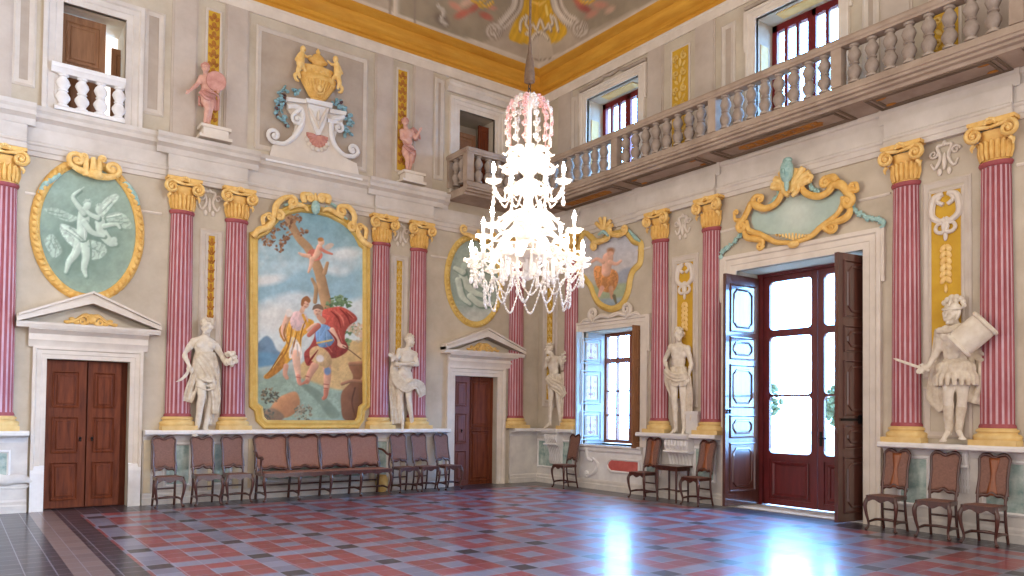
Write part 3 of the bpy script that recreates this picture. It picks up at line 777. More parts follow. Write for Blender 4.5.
def picture(name, parent, wall, outline, cv, step=.014, d=.012, O=(0, 0)):
    """flat painted panel filling the outline (u, z); paint comes from the canvas"""
    us = [p[0] for p in outline]; zs = [p[1] for p in outline]
    nu = int((max(us)-min(us))/step)+2; nz = int((max(zs)-min(zs))/step)+2
    U = np.linspace(min(us), max(us), nu); Z = np.linspace(min(zs), max(zs), nz)
    UU, ZZ = np.meshgrid(U, Z); W = np.zeros((nu*nz, 3))
    if wall == 'L': W[:, 0] = UU.ravel(); W[:, 1] = -d
    else: W[:, 0] = -d; W[:, 1] = -UU.ravel()
    W[:, 2] = ZZ.ravel(); cols = cv.sample(W)
    fs = []
    for j in range(nz-1):
        cz = (Z[j]+Z[j+1])/2
        # crossings of the outline with this row
        xs = []
        for i in range(len(outline)):
            (ax, ay), (bx, by) = outline[i], outline[(i+1) % len(outline)]
            if (ay > cz) != (by > cz): xs.append((bx-ax)*(cz-ay)/(by-ay)+ax)
        xs.sort()
        for a, b_ in zip(xs[::2], xs[1::2]):
            for i in np.nonzero(((U[:-1]+U[1:])/2 > a) & ((U[:-1]+U[1:])/2 < b_))[0]: fs.append((j*nu+i, j*nu+i+1, (j+1)*nu+i+1, (j+1)*nu+i))
    me = bpy.data.meshes.new(name); me.from_pydata([(u-O[0], -d, z-O[1]) for u, z in zip(UU.ravel(), ZZ.ravel())], [], [tuple(int(q) for q in f) for f in fs])
    put_paint(me, cols); me.materials.append(PAINT)
    o = bpy.data.objects.new(name, me); COL.objects.link(o); o.parent = parent; return o

# ================================================================== FRESCOES IN FRAMES
SKW = [.8]
def scroll(b, wall, pts, w, O, d=.07, curl0=None, curl1=None, flat=.8, n=8, m=0):
    """tapering gilded C-scroll through photo points, ends curled (radius px, sense)"""
    g = WP(wall)
    P = [(p[0]-O[0], p[1]-O[1]) for p in [g(x, y) for x, y in pts]]
    P = [tuple(p) for p in cr(P, 6)]; W = [q*SKW[0] for q in w]
    b.tube2(P, W, d, n, flat, m)
    for cu, e, q in ((curl0, P[0], P[1]), (curl1, P[-1], P[-2])):
        if not cu: continue
        R, sgn = cu; t = np.array(e)-np.array(q); t = t/(np.hypot(*t)+1e-9); nn = np.array([-t[1], t[0]])*sgn
        c = np.array(e)+nn*R; a0 = math.atan2(-nn[1], -nn[0])
        ww = W[0] if e is P[0] else W[-1]
        b.tube2(spiral(c, R, R*.15, a0, sgn*1.35, 20), [ww, ww*.8, ww*.5], d+.005, n, flat, m)
        b.ell((c[0], -d-.01, c[1]), (R*.33, .03, R*.33), n=8, m=m)
# ---- the big fresco
cv = Canvas(249, 196, 371, 431, 3)
cv.vgrad([(196, (112, 150, 160)), (240, (138, 172, 182)), (262, (170, 196, 204)), (300, (178, 202, 210)), (330, (206, 214, 212)), (360, (200, 206, 200)), (375, (150, 165, 150)), (431, (140, 160, 150))])
nz = cv.noise(5, 3); cv.mix(np.clip((nz-.45)*4, 0, 1)*np.clip((cv.Y-230)/25, 0, 1)*np.clip((355-cv.Y)/30, 0, 1)*.7, (216, 220, 220))
cv.poly([(256, 290), (270, 281), (290, 276), (310, 268), (340, 276), (364, 268), (364, 296), (330, 300), (300, 292), (275, 296), (256, 302)], (150, 184, 198), 6)
cv.blob(268, 280, 16, 5, (222, 224, 222), -8, .9); cv.blob(345, 254, 16, 6, (214, 220, 220), -5, .9); cv.blob(275, 318, 22, 14, (218, 218, 212), 0, .9)
cv.poly([(252, 352), (258, 343), (266, 336), (272, 340), (277, 350), (284, 356), (252, 362)], (112, 138, 158), 2)
cv.poly([(252, 358), (262, 352), (280, 355), (296, 360), (252, 368)], (104, 144, 170), 3)
# tree
bark, barkd = (176, 140, 104), (132, 98, 70)
cv.stroke([(287, 212), (290, 222), (299, 238), (308, 248), (315, 261), (320, 275), (325, 298), (329, 312)], [4.2, 4.0, 3.8, 4.2, 4.6, 5, 5.5, 6], bark, .28)
cv.stroke([(327.4, 263), (324.5, 273)], [1.6, 2.2], bark, .2); cv.stroke([(312, 279), (316, 288), (315, 302)], [1.4, 2, 2], bark, .2)
for cx, cy in ((262, 237), (268, 243), (274, 231), (284, 242), (279, 248), (291, 220), (286, 226), (303, 232), (264, 229), (298, 218), (272, 238), (288, 236)):
    cv.leaves(cx, cy, 5, 4, 12, [(150, 108, 80), (128, 88, 66), (168, 126, 92), (112, 80, 62)], 1.7)
# rock, ground
cv.poly([(296, 372), (308, 358), (322, 352), (338, 340), (356, 341), (366, 346), (366, 400), (345, 392), (325, 390), (308, 384)], (204, 170, 116), 2, folds=.05, ffreq=.25)
cv.poly([(250, 392), (275, 377), (300, 378), (330, 388), (366, 398), (366, 432), (250, 432)], (148, 166, 146), 3, folds=.05, ffreq=.3)
cv.poly([(300, 384), (315, 388), (330, 402), (340, 415), (330, 418), (318, 402)], (124, 140, 122), 2)
cv.blob(310, 424, 40, 5, (150, 176, 172), 0, .8)
# bushes
for cx, cy, c in ((338, 300, 0), (344, 304, 0), (332, 307, 0), (346, 322, 0), (350, 330, 0), (356, 328, 1), (361, 336, 1), (343, 343, 0)):
    cv.leaves(cx, cy, 8, 6, 22, [(96, 124, 88), (124, 150, 108), (82, 108, 78)] if not c else [(190, 170, 140), (150, 150, 116), (206, 180, 160)], 2)
# urn of brown stone
br = (128, 86, 62)
cv.poly([(349, 364), (364, 362), (364, 372), (360, 382), (366, 384), (366, 420), (345, 420), (341, 405), (342, 392), (350, 383), (353, 376)], br, 1.2, rnd=.35)
cv.stroke([(342, 384), (352, 381), (366, 382)], 1.6, (158, 112, 84), .3); cv.stroke([(350, 364), (366, 363)], 2, (158, 112, 84), .3); cv.stroke([(355, 388), (352, 402), (355, 416)], .8, (92, 58, 42))
# rocks and plants, lower left
cv.poly([(270, 412), (276, 400), (286, 394), (296, 392), (300, 402), (296, 412), (284, 418)], (186, 132, 92), 1.5, rnd=.25)
cv.poly([(262, 414), (272, 408), (284, 416), (276, 424), (264, 422)], (136, 112, 92), 2, rnd=.2)
cv.leaves(270, 396, 9, 8, 50, [(96, 98, 82), (124, 108, 86), (80, 80, 72), (150, 130, 100)], 1.5); cv.leaves(303, 412, 9, 9, 50, [(104, 106, 92), (136, 122, 100), (160, 150, 128)], 1.4); cv.leaves(266, 416, 9, 7, 36, [(110, 108, 92), (90, 92, 84)], 1.5)
# the red cloak and the standing man
skin, skind = (224, 178, 150), (206, 152, 124)
cv.poly([(322, 312), (330, 308), (342, 307), (354, 314), (357, 320), (349, 326), (345, 334), (344, 346), (334, 356), (326, 345), (324, 330)], (170, 76, 66), 1, rnd=.4, folds=.08, ffreq=.7)
cv.poly([(316, 330), (324, 326), (330, 336), (344, 340), (348, 350), (336, 358), (322, 358), (308, 366), (304, 354), (310, 346), (314, 338)], (150, 62, 56), 1, rnd=.25, folds=.09, ffreq=.8)
cv.stroke([(314.5, 366), (310, 374), (307, 382)], [4.2, 3.2, 2.4], skind, .2); cv.stroke([(307, 381), (303, 383.5)], [1.8, 1.2], (190, 124, 100), .1); cv.stroke([(309, 377), (305.5, 376)], .4, (150, 80, 66))
cv.stroke([(325, 360), (327.5, 371), (327, 382), (326, 394)], [5, 3.8, 3.4, 2.4], skind, .22); cv.stroke([(326, 390), (325.5, 396), (323.5, 398.5)], [2.2, 2.0, 1.8], (186, 116, 92), .2); cv.stroke([(323.6, 384), (328.5, 384.6)], .4, (150, 80, 66)); cv.stroke([(323.6, 388), (328, 388.4)], .4, (150, 80, 66))
cv.blob(327.5, 371, 3.4, 4, (110, 130, 158), 0, .5)
cv.poly([(310, 350), (318, 346), (328, 352), (332, 362), (326, 368), (318, 364), (311, 360)], (204, 168, 120), 1, rnd=.2, folds=.06, ffreq=1.2); cv.blob(320, 358.5, 4, 3.6, (216, 206, 200), 20, .5)
cv.poly([(316, 330), (322, 324), (331, 328), (335, 338), (330, 346), (320, 347), (316, 340)], (118, 152, 190), 1, rnd=.3, folds=.08, ffreq=1.4); cv.stroke([(317, 343), (332, 340)], .8, (222, 180, 90))
cv.stroke([(332, 330), (336.5, 339), (340, 345), (345, 347)], [2.6, 2.4, 2, 1.6], skin, .2); cv.stroke([(343, 346), (350, 350.5), (361, 359)], .45, (84, 60, 48))
cv.stroke([(318, 326), (313, 331), (309, 335)], [3, 2.6, 2.2], (190, 110, 92), .2)
cv.blob(317.8, 311.5, 4.2, 5, skin, -10, .3, .15); cv.poly([(312.5, 310), (314, 305.5), (319, 304), (323, 307), (323, 310), (317, 308.5)], (120, 96, 80), .8); cv.stroke([(319, 317), (323, 321)], [2.4, 3], skind)
# the standing woman
ye, yed = (222, 162, 66), (176, 116, 50)
cv.poly([(283, 328), (287, 322), (296, 318), (306, 318), (314, 322), (308, 332), (302, 338), (301, 352), (299, 360), (292, 359), (284, 367), (268, 378), (264, 376), (272, 368), (282, 350), (286, 342), (280, 336)], ye, 1, rnd=.35, folds=.07, fdir=(1, -.5), ffreq=.7)
cv.poly([(282, 352), (284, 366), (270, 378), (264, 377), (272, 368)], yed, 1.2, folds=.1); cv.poly([(279, 330), (284, 324), (287, 334), (284, 342)], yed, 1)
cv.poly([(291, 338), (297, 340), (302, 352), (300, 361), (294, 358), (289, 357)], (232, 220, 208), 1, folds=.08, ffreq=1.3)
cv.stroke([(295.5, 354), (297, 366), (299, 381)], [4.2, 3.6, 2.2], skin, .18); cv.stroke([(298.4, 376), (299, 382), (300.5, 384)], [2.0, 1.9, 1.8], (204, 138, 116), .15); cv.stroke([(296, 377), (301, 378)], .4, (170, 90, 80)); cv.stroke([(286, 366), (285, 374), (287, 378)], [2.6, 2.2, 1.8], skind, .1)
cv.poly([(291, 314), (299, 311), (306, 315), (308, 322), (302, 330), (294, 330), (290, 323)], (226, 192, 190), 1, rnd=.18, folds=.05)
cv.stroke([(289, 314), (285, 324), (283, 331), (285, 338)], [3.2, 2.9, 2.4, 1.6], skin, .2); cv.blob(289, 313, 3.6, 4, (232, 222, 214), 0, .5)
cv.stroke([(302, 311), (304, 306)], [2.4, 2], skin); cv.blob(305.3, 303.8, 3.9, 5, skin, 15, .3, .15); cv.poly([(301, 305), (302, 299), (307, 296), (310.5, 300), (309, 303), (305, 301), (303, 306)], (156, 100, 62), .8)
cv.stroke([(303, 315), (306, 322), (308, 330)], 1.3, ye)
dk = (150, 96, 40)
for q in ([(286, 324), (284, 334), (288, 344)], [(292, 326), (290, 340), (286, 352), (278, 364)], [(297, 332), (294, 344), (291, 354)], [(284, 350), (276, 362), (268, 374)], [(306, 320), (302, 330), (300, 344)]): cv.stroke(q, [.3, .8, .3], dk)
for q in ([(289, 324), (286, 336)], [(295, 328), (292, 342), (288, 352)], [(281, 356), (273, 368)], [(303, 324), (300, 334)]): cv.stroke(q, [.3, .9, .3], (248, 210, 124))
for q in ([(331, 311), (338, 318), (341, 328)], [(340, 309), (347, 316), (350, 324)], [(328, 330), (336, 340), (336, 352)], [(318, 350), (312, 358), (308, 364)], [(346, 312), (352, 318)]): cv.stroke(q, [.4, 1.1, .3], (124, 44, 40))
for q in ([(334, 310), (342, 318), (344, 326)], [(348, 312), (354, 318)], [(326, 344), (332, 352)], [(338, 330), (342, 342)]): cv.stroke(q, [.3, .9, .3], (214, 122, 102))
for q in ([(320, 330), (319, 340)], [(326, 328), (327, 340)]): cv.stroke(q, [.3, .8, .3], (158, 188, 216))
for q in ([(293, 342), (292, 354)], [(297, 344), (298, 356)]): cv.stroke(q, .5, (190, 172, 160))
for q in ([(303.6, 303.2), (304.8, 303.4)], [(307, 304), (308, 304.4)], [(304.6, 306.6), (306.2, 307)], [(315.8, 310.6), (317, 310.8)], [(318.8, 311), (319.8, 311.2)], [(316.6, 314), (318, 314.2)]): cv.stroke(q, .35, (150, 92, 78))
cv.stroke([(308, 330), (312, 326), (316, 324)], [1.6, 1.4, 1], skin, .15)
# the winged child in the tree
cv.poly([(308, 252), (313, 249), (322, 253), (321, 259), (313, 261), (309, 258)], (206, 120, 102), .8, folds=.12, ffreq=1.3)
cv.stroke([(319.5, 247), (318, 252), (315, 257)], [3, 3.4, 2.6], skin, .18); cv.stroke([(309, 256), (303, 255), (299, 253)], [2.2, 1.8, 1], skin, .15); cv.stroke([(312, 259), (311, 265), (308.5, 272)], [2.6, 2, 1.2], skin, .15)
cv.stroke([(321, 249), (326, 252), (332, 254)], [1.8, 1.5, 1], (210, 130, 110), .15); cv.blob(321.2, 242, 3.2, 3.4, skin, 0, .3, .15); cv.blob(320.6, 239.5, 3, 2, (176, 122, 72), 0, .5); cv.poly([(324, 247), (330, 243), (334, 245), (328, 250)], (196, 176, 160), 1)
cv.age(.09)
fr_px = [(253, 405), (258, 409), (259.5, 419), (265, 424.5), (356, 424.5), (360, 419), (361.5, 409), (366, 405), (366, 247), (361.5, 244), (357, 235), (351, 227), (342, 220), (329, 213.5), (314, 209.5), (300, 208), (287, 210.5), (277, 216), (271, 223), (265, 230.5), (258, 234), (253, 236)]
uz = path('L', fr_px); O = (-5.31, 1.2)
bp = empty('framed_fresco', 'L', O[0], 0, O[1], 0, 'big framed fresco of a tree, a woman and a red cloaked man', 'painting')
picture('picture', bp, 'L', uz, cv, .0105, .012, O)
FP = [(-.075, 0), (-.075, .035), (-.06, .055), (-.035, .06), (-.02, .04), (.0, .045), (.03, .075), (.055, .07), (.075, .04), (.08, .012)]
b = MB(); b.ring(shift(uz, *O), FP); b.build('frame', GOLD_P, bp, 40)
b = MB()
scroll(b, 'L', [(251, 238), (257, 231), (264, 229), (270, 224), (272, 215)], [.06, .07, .07, .05], O, .10, None, (.10, -1))
scroll(b, 'L', [(262, 226), (261, 219), (265, 215)], [.05, .05, .03], O, .10, None, (.07, -1))
scroll(b, 'L', [(272, 218), (274, 207), (281, 200), (288, 198)], [.06, .075, .06, .05], O, .11, None, (.10, -1))
scroll(b, 'L', [(287, 209), (294, 206), (302, 207), (306, 212)], [.05, .06, .05, .03], O, .10)
scroll(b, 'L', [(302, 204), (301, 197), (306, 195.5)], [.06, .08, .05], O, .12, None, (.07, -1))
scroll(b, 'L', [(325, 205), (326, 199), (320, 196.5)], [.06, .08, .05], O, .12, None, (.07, 1))
scroll(b, 'L', [(320, 212), (326, 210), (334, 214), (341, 219)], [.03, .05, .06, .05], O, .10)
scroll(b, 'L', [(351, 226), (352, 217), (347, 209), (340, 207)], [.06, .075, .07, .05], O, .11, None, (.10, 1))
scroll(b, 'L', [(369, 247), (362, 243), (357, 236), (355, 228)], [.06, .07, .07, .05], O, .10, None, (.10, 1))
scroll(b, 'L', [(363, 240), (364, 231), (360, 226)], [.05, .055, .03], O, .10, None, (.07, 1))
for x in (308, 313, 318): scroll(b, 'L', [(x, 203), (x+(x-313)*.25, 194.5)], [.045, .05, .02], O, .12)
b.build('crest_scrolls', GOLD_L, bp, 50)
t = MB(); u, z = LW(313, 209); t.ell((u-O[0], -.13, z-O[1]), (.085, .06, .13), n=14)
for P in ([(283, 206), (292, 203.5), (303, 203)], [(324, 207), (335, 213), (346, 220)], [(327, 203), (338, 209)]): scroll(t, 'L', P, [.03, .04, .025], O, .06)
t.build('teal_boss', TEAL, bp, 50)

# ---- oval relief picture over the left door
def oval_px(cx, cy, rx, ry, rot=0, n=48):
    a = math.radians(rot); out = []
    for i in range(n):
        t = 2*PI*i/n; x, y = rx*math.cos(t), ry*math.sin(t); out.append((cx+x*math.cos(a)-y*math.sin(a), cy+x*math.sin(a)+y*math.cos(a)))
    return out
OF = [(-.07, 0), (-.07, .03), (-.045, .055), (-.015, .065), (.015, .045), (.03, .05), (.045, .04), (.06, .012)]
def rope(b, pts, r, d, O, n):
    """leaf beads along an oval frame"""
    k = len(pts)
    for i in range(n):
        f = i/n*k; a = int(f); t = f-a; p = pts[a]; q = pts[(a+1) % k]
        u, z = p[0]+(q[0]-p[0])*t-O[0], p[1]+(q[1]-p[1])*t-O[1]; an = math.atan2(q[1]-p[1], q[0]-p[0])
        b.ell((u, -d, z), (r*1.5, r*.8, r), Matrix.Rotation(-(an+.5), 3, 'Y'), 6)
cv = Canvas(30, 158, 145, 304, 3, (146, 166, 150)); G0, G1, G2 = (186, 202, 186), (166, 184, 168), (112, 134, 120)
cv.mix(np.clip((cv.noise(4, 5)-.4)*2, 0, 1)*.5, (158, 180, 166)); cv.blob(84, 244, 36, 32, G2, -30, 1.2)
def gstroke(c, pts, w, col=G0): c.stroke([(p[0]+1.2, p[1]+1.2) for p in pts], [q+.5 for q in w], G2); c.stroke(pts, w, col, .16)
cv.poly([(44, 209), (56, 208), (68, 213), (78, 218), (70, 222), (56, 217)], G1, 1.2, folds=.1)
cv.poly([(98, 212), (104, 200), (114, 194), (119, 197), (112, 206), (105, 216), (99, 222)], G0, 1, folds=.1, fdir=(1, 1)); cv.poly([(106, 216), (118, 212), (128, 218), (132, 228), (122, 228), (110, 224)], G1, 1, folds=.12, fdir=(.3, 1))
cv.poly([(60, 224), (74, 228), (84, 236), (90, 250), (78, 250), (64, 238)], G0, 1, folds=.14, fdir=(1, -.6)); cv.poly([(44, 240), (52, 234), (58, 242), (62, 252), (54, 258), (48, 250)], G1, 1.2, folds=.14)
cv.poly([(86, 240), (104, 244), (106, 254), (94, 260), (84, 252)], G1, 1.2, folds=.14)
gstroke(cv, [(80, 238), (76, 252), (69, 262), (66, 272)], [5, 4.4, 3.2, 1.6]); gstroke(cv, [(85, 243), (86, 256), (84, 268), (86, 276)], [4.6, 4, 3, 1.6])
gstroke(cv, [(84, 214), (83, 224), (82, 236)], [6, 6, 5]); gstroke(cv, [(100, 222), (102, 232), (110, 242), (116, 244)], [5, 5, 4, 2]); gstroke(cv, [(84, 222), (92, 232), (104, 236)], [3, 2.6, 1.6])
gstroke(cv, [(84, 213), (76, 203), (73, 196), (80, 190)], [2.8, 2.2, 1.8, 1.2]); gstroke(cv, [(98, 218), (90, 214), (84, 208)], [2.4, 2, 1.6]); gstroke(cv, [(104, 226), (116, 224), (120, 228)], [2.4, 1.8, 1.2])
for q in ([(102, 212), (112, 202)], [(104, 216), (114, 205)], [(108, 218), (122, 216)], [(110, 222), (128, 222)], [(48, 211), (62, 214)], [(52, 215), (68, 219)], [(66, 230), (80, 240)], [(70, 228), (86, 242)], [(50, 240), (56, 250)], [(54, 238), (60, 250)], [(88, 246), (100, 252)]): cv.stroke(q, .45, (128, 150, 134))
for q in ([(101, 210), (111, 200)], [(107, 217), (121, 214)], [(62, 226), (78, 236)], [(84, 228), (85, 240)], [(78, 244), (72, 258)]): cv.stroke(q, .5, (214, 224, 210))
cv.leaves(88, 202, 4.5, 2.5, 16, [(150, 168, 152), (176, 192, 176)], 1.3); cv.leaves(100, 206, 4, 2.5, 14, [(150, 168, 152), (176, 192, 176)], 1.3)
cv.blob(87, 206, 3.6, 4.4, G0, 20, .3, .15); cv.blob(99, 210, 3.5, 4.2, G0, -20, .3, .15); cv.stroke([(72, 196), (84, 187)], .5, G0); cv.blob(114, 240, 3.2, 3.2, G0, 0, .4)
cv.age(.08)
op = oval_px(87.2, 230.2, 53, 68.5, -6); uz = path('L', op)[::-1]; O = (-8.9, 3.2)
ov = empty('oval_medallion', 'L', O[0], 0, O[1], 0, 'oval green medallion of winged figures above the left door', 'medallion')
picture('picture', ov, 'L', uz, cv, .014, .012, O)
b = MB(); b.ring(shift(uz, *O)[::-1], OF); rope(b, uz, .04, .062, O, 64); b.build('frame', GOLD, ov, 50)
b = MB()
scroll(b, 'L', [(88, 175), (79, 172), (72, 168)], [.07, .065, .05], O, .12, None, (.12, -1)); scroll(b, 'L', [(97, 178), (107, 179), (114, 178)], [.07, .065, .05], O, .12, None, (.11, 1))
scroll(b, 'L', [(85, 178), (85, 168), (86, 160)], [.06, .05, .03], O, .13, None, (.05, 1)); scroll(b, 'L', [(97, 178), (98, 168), (98, 161)], [.06, .05, .03], O, .13, None, (.05, -1))
scroll(b, 'L', [(91, 180), (92, 170), (92, 160)], [.07, .06, .04], O, .15); u, z = LW(95, 177); b.ell((u-O[0], -.16, z-O[1]), (.09, .06, .08)); b.build('crest_scrolls', GOLD_L, ov, 50)
for P in ([(39, 194), (44, 186), (52, 180), (60, 175)], [(120, 180), (128, 187), (134, 196), (138, 206)]): t = MB(); scroll(t, 'L', P, [.03, .05, .05, .03], O, .06); t.build('teal_garland', TEAL, ov, 50)

# ---- oval in the corner, partly behind the chandelier
cv = Canvas(440, 225, 515, 332, 3, (150, 164, 152)); cv.mix(np.clip((cv.noise(4, 8)-.4)*2, 0, 1)*.6, (178, 186, 172))
cv.blob(474, 320, 26, 12, (188, 190, 180), 0, .8)
for P, w in (([(462, 272), (466, 284), (474, 292), (484, 296)], [4, 4, 3, 2]), ([(474, 268), (478, 280), (488, 288)], [4, 4, 2.6]), ([(458, 280), (462, 296), (470, 304)], [3, 3, 1.6]), ([(455, 268), (463, 272)], [2, 3]), ([(480, 262), (488, 270), (494, 268)], [3, 3, 2]), ([(470, 296), (480, 304), (492, 304)], [3, 3, 2])): gstroke(cv, P, w, (196, 204, 188))
cv.blob(464, 266, 3.2, 3.6, G0, 0, .3); cv.blob(476, 262, 3.2, 3.6, G0, 0, .3); cv.age(.1)
uz = path('L', oval_px(473.5, 281, 27, 44, -4))[::-1]; O = (-1.75, 3.35)
oc = empty('oval_medallion', 'L', O[0], 0, O[1], 0, 'oval grey green medallion above the second door behind the chandelier', 'medallion')
picture('picture', oc, 'L', uz, cv, .016, .012, O); b = MB(); b.ring(shift(uz, *O)[::-1], OF); rope(b, uz, .035, .062, O, 56); b.build('frame', GOLD_P, oc, 50)
b = MB(); scroll(b, 'L', [(473, 240), (466, 236), (461, 235)], [.06, .06, .04], O, .12, None, (.10, -1)); scroll(b, 'L', [(476, 240), (484, 240), (489, 241)], [.06, .06, .04], O, .12, None, (.1, 1)); scroll(b, 'L', [(475, 240), (475, 231)], [.08, .05], O, .13); b.build('crest_scrolls', GOLD_L, oc, 50)

# ---- shield shaped picture above the shuttered window
cv = Canvas(575, 215, 650, 318, 3, (186, 186, 192)); cv.vgrad([(215, (170, 178, 190)), (250, (192, 190, 196)), (275, (196, 188, 184)), (290, (170, 172, 150)), (300, (150, 164, 172)), (318, (132, 152, 176))])
cv.mix(np.clip((cv.noise(4, 2)-.45)*3, 0, 1)*.5, (206, 200, 198)); cv.poly([(614, 276), (626, 268), (642, 270), (642, 284), (620, 284)], (160, 164, 176), 3); cv.poly([(580, 284), (600, 286), (640, 282), (640, 294), (610, 298), (584, 298)], (158, 168, 136), 3)
cv.poly([(594, 268), (600, 266), (616, 271), (618, 282), (612, 292), (600, 290), (595, 280)], (208, 142, 88), 1, rnd=.2, folds=.14, ffreq=1)
cv.stroke([(608, 258), (607, 264), (606, 272)], [5.4, 5, 4.6], (226, 176, 152), .18); cv.stroke([(610, 262), (616, 264), (621, 261)], [2.2, 1.8, 1.2], (226, 176, 152), .15); cv.stroke([(603, 262), (597, 259), (592, 262)], [2.2, 1.8, 1.2], (226, 176, 152), .15)
cv.blob(610.5, 252.5, 3.6, 4, (222, 168, 144), 0, .3, .15); cv.blob(610.8, 250.2, 3.6, 2.4, (160, 112, 82), 0, 1.0); cv.blob(610.5, 253.6, 2.6, 2.6, (224, 172, 148), 0, .6); cv.stroke([(602, 288), (599, 296)], [2.4, 1.4], (220, 166, 146)); cv.stroke([(611, 288), (612, 298)], [2.4, 1.4], (196, 150, 120)); cv.stroke([(614, 296), (616, 303)], [1.8, 1], (110, 104, 80)); cv.age(.08)
sp = cr([(586, 232), (596, 241), (603, 240), (607, 236), (612, 234), (618, 233), (626, 231), (631, 236), (635, 241), (641.5, 243.5), (642, 254), (640.5, 264), (634, 271), (631, 280), (629, 292), (623, 304), (613, 309.5), (602, 306), (595, 298), (591, 287), (585, 279), (579, 272), (578, 258), (580, 242)], 4, True)
uz = path('R', sp)[::-1]; O = (2.35, 3.6)
sh = empty('framed_fresco', 'R', O[0], 0, O[1], 0, 'shield shaped fresco of an orange draped child above the shuttered window', 'painting')
picture('picture', sh, 'R', uz, cv, .016, .012, O); b = MB(); b.ring(shift(uz, *O)[::-1], [(-.075, 0), (-.075, .03), (-.05, .06), (-.01, .075), (.03, .05), (.06, .012)]); b.build('frame', GOLD_P, sh, 50)
b = MB(); scroll(b, 'R', [(598, 243), (604, 242), (611, 239), (614, 232)], [.06, .07, .07, .05], O, .1, (.08, 1), (.08, 1)); scroll(b, 'R', [(628, 234), (622, 236), (616, 235), (613, 231)], [.05, .06, .06, .04], O, .1, (.08, 1))
for k, (x, y) in enumerate(((600, 224), (604, 219), (609, 218), (615, 221), (617, 226))): scroll(b, 'R', [(608.5, 232), ((608.5+x)/2, (231+y)/2), (x, y)], [.03, .06, .05], O, .12)
b.build('crest_shell', GOLD_L, sh, 50)
for P, d_ in (([(604, 236), (609, 233), (614, 237)], .16), ([(630, 230), (637, 238), (642, 242)], .05)): t = MB(); scroll(t, 'R', P, [.03, .05, .03], O, d_); t.build('teal_leaf', TEAL, sh, 50)

SKW[0] = .68
# ---- blue green cartouche over the garden door
P = [(754, 211), (763, 214), (773, 211), (783, 203), (788, 198), (797, 197), (805, 194), (812, 199), (823, 199), (833, 194), (838, 190), (843, 194), (843, 204), (839, 213), (828, 219), (823, 226), (817, 232), (806, 235), (796, 241), (785, 239), (777, 235), (768, 234), (760, 233), (755, 229), (752, 220)]
cv = Canvas(740, 180, 855, 250, 2.5, (170, 188, 178)); cv.mix(np.exp(-(((cv.X-797)/17)**2+((cv.Y-213)/20)**2))*.75, (206, 212, 200)); cv.age(.05)
uz = path('R', cr(P, 4, True))[::-1]; O = (6.38, 4.2)
ca = empty('cartouche', 'R', O[0], 0, O[1], 0, 'empty grey green cartouche with gilded scrolls above the garden door', 'cartouche')
picture('field', ca, 'R', uz, cv, .02, .012, O)
b = MB(); c4 = lambda *q: [(715+x/5.24, 150+y/5.24) for x, y in q]
scroll(b, 'R', c4((430, 488), (490, 470), (530, 448), (570, 410), (620, 372), (662, 335), (686, 290), (690, 250)), [.05, .06, .07, .07, .06, .07, .07], O, .09)
scroll(b, 'R', c4((612, 432), (590, 412), (610, 392), (660, 378), (705, 355), (722, 320), (700, 280)), [.05, .07, .07, .08, .09, .07, .05], O, .08, (.08, 1))
scroll(b, 'R', c4((470, 200), (500, 235), (560, 250), (612, 228), (640, 190), (680, 190), (712, 225), (738, 250)), [.07, .08, .08, .08, .10, .10, .09, .07], O, .11, None, (.09, -1))
scroll(b, 'R', c4((660, 175), (640, 150), (605, 150)), [.09, .08, .05], O, .12, None, (.08, 1)); scroll(b, 'R', c4((630, 180), (610, 150), (590, 160)), [.05, .04, .03], O, .10)
scroll(b, 'R', c4((715, 230), (740, 215), (765, 220), (762, 185), (745, 180)), [.07, .06, .05, .04, .03], O, .11, None, (.05, 1))
scroll(b, 'R', c4((385, 190), (365, 250), (335, 290), (285, 312), (240, 300), (215, 285), (195, 320), (172, 365), (150, 385)), [.06, .08, .08, .08, .09, .09, .08, .08, .06], O, .11, None, (.09, 1))
scroll(b, 'R', c4((220, 275), (235, 250), (262, 245)), [.08, .06, .04], O, .12, None, (.06, -1)); scroll(b, 'R', c4((150, 375), (125, 370), (118, 340)), [.06, .05, .03], O, .1, None, (.05, -1))
scroll(b, 'R', c4((182, 375), (195, 425), (250, 445), (295, 468), (340, 488), (430, 490)), [.05, .07, .07, .07, .06, .05], O, .09)
scroll(b, 'R', c4((165, 420), (180, 460), (225, 470), (262, 478), (268, 500)), [.05, .08, .08, .07, .05], O, .08, None, (.06, -1))
b.build('frame', GOLD, ca, 50)
b = MB()
for x, y in ((322, 200), (338, 160), (368, 125), (402, 120), (450, 105), (490, 100), (522, 125), (528, 160)): scroll(b, 'R', c4((425, 225), ((425+x)/2, (205+y)/2), (x, y)), [.05, .10, .08], O, .13)
scroll(b, 'R', c4((335, 215), (330, 190), (350, 180)), [.05, .06, .04], O, .14, None, (.06, -1)); scroll(b, 'R', c4((515, 180), (530, 150), (510, 140)), [.05, .06, .04], O, .14, None, (.06, 1))
for s_ in (-1, 1): scroll(b, 'R', c4((425+s_*10, 250), (425+s_*35, 225), (425+s_*45, 185)), [.05, .06, .05], O, .16)
b.build('crest_shell', GOLD_L, ca, 50); b = MB(); u, z = RW(*c4((430, 500))[0]); b.ell((u-O[0], -.1, z-O[1]), (.1, .06, .06))
for k in range(-5, 6): scroll(b, 'R', c4((430+k*16, 478-abs(k)*5), (430+k*18, 440+abs(k)*2)), [.035, .02], O, .12)

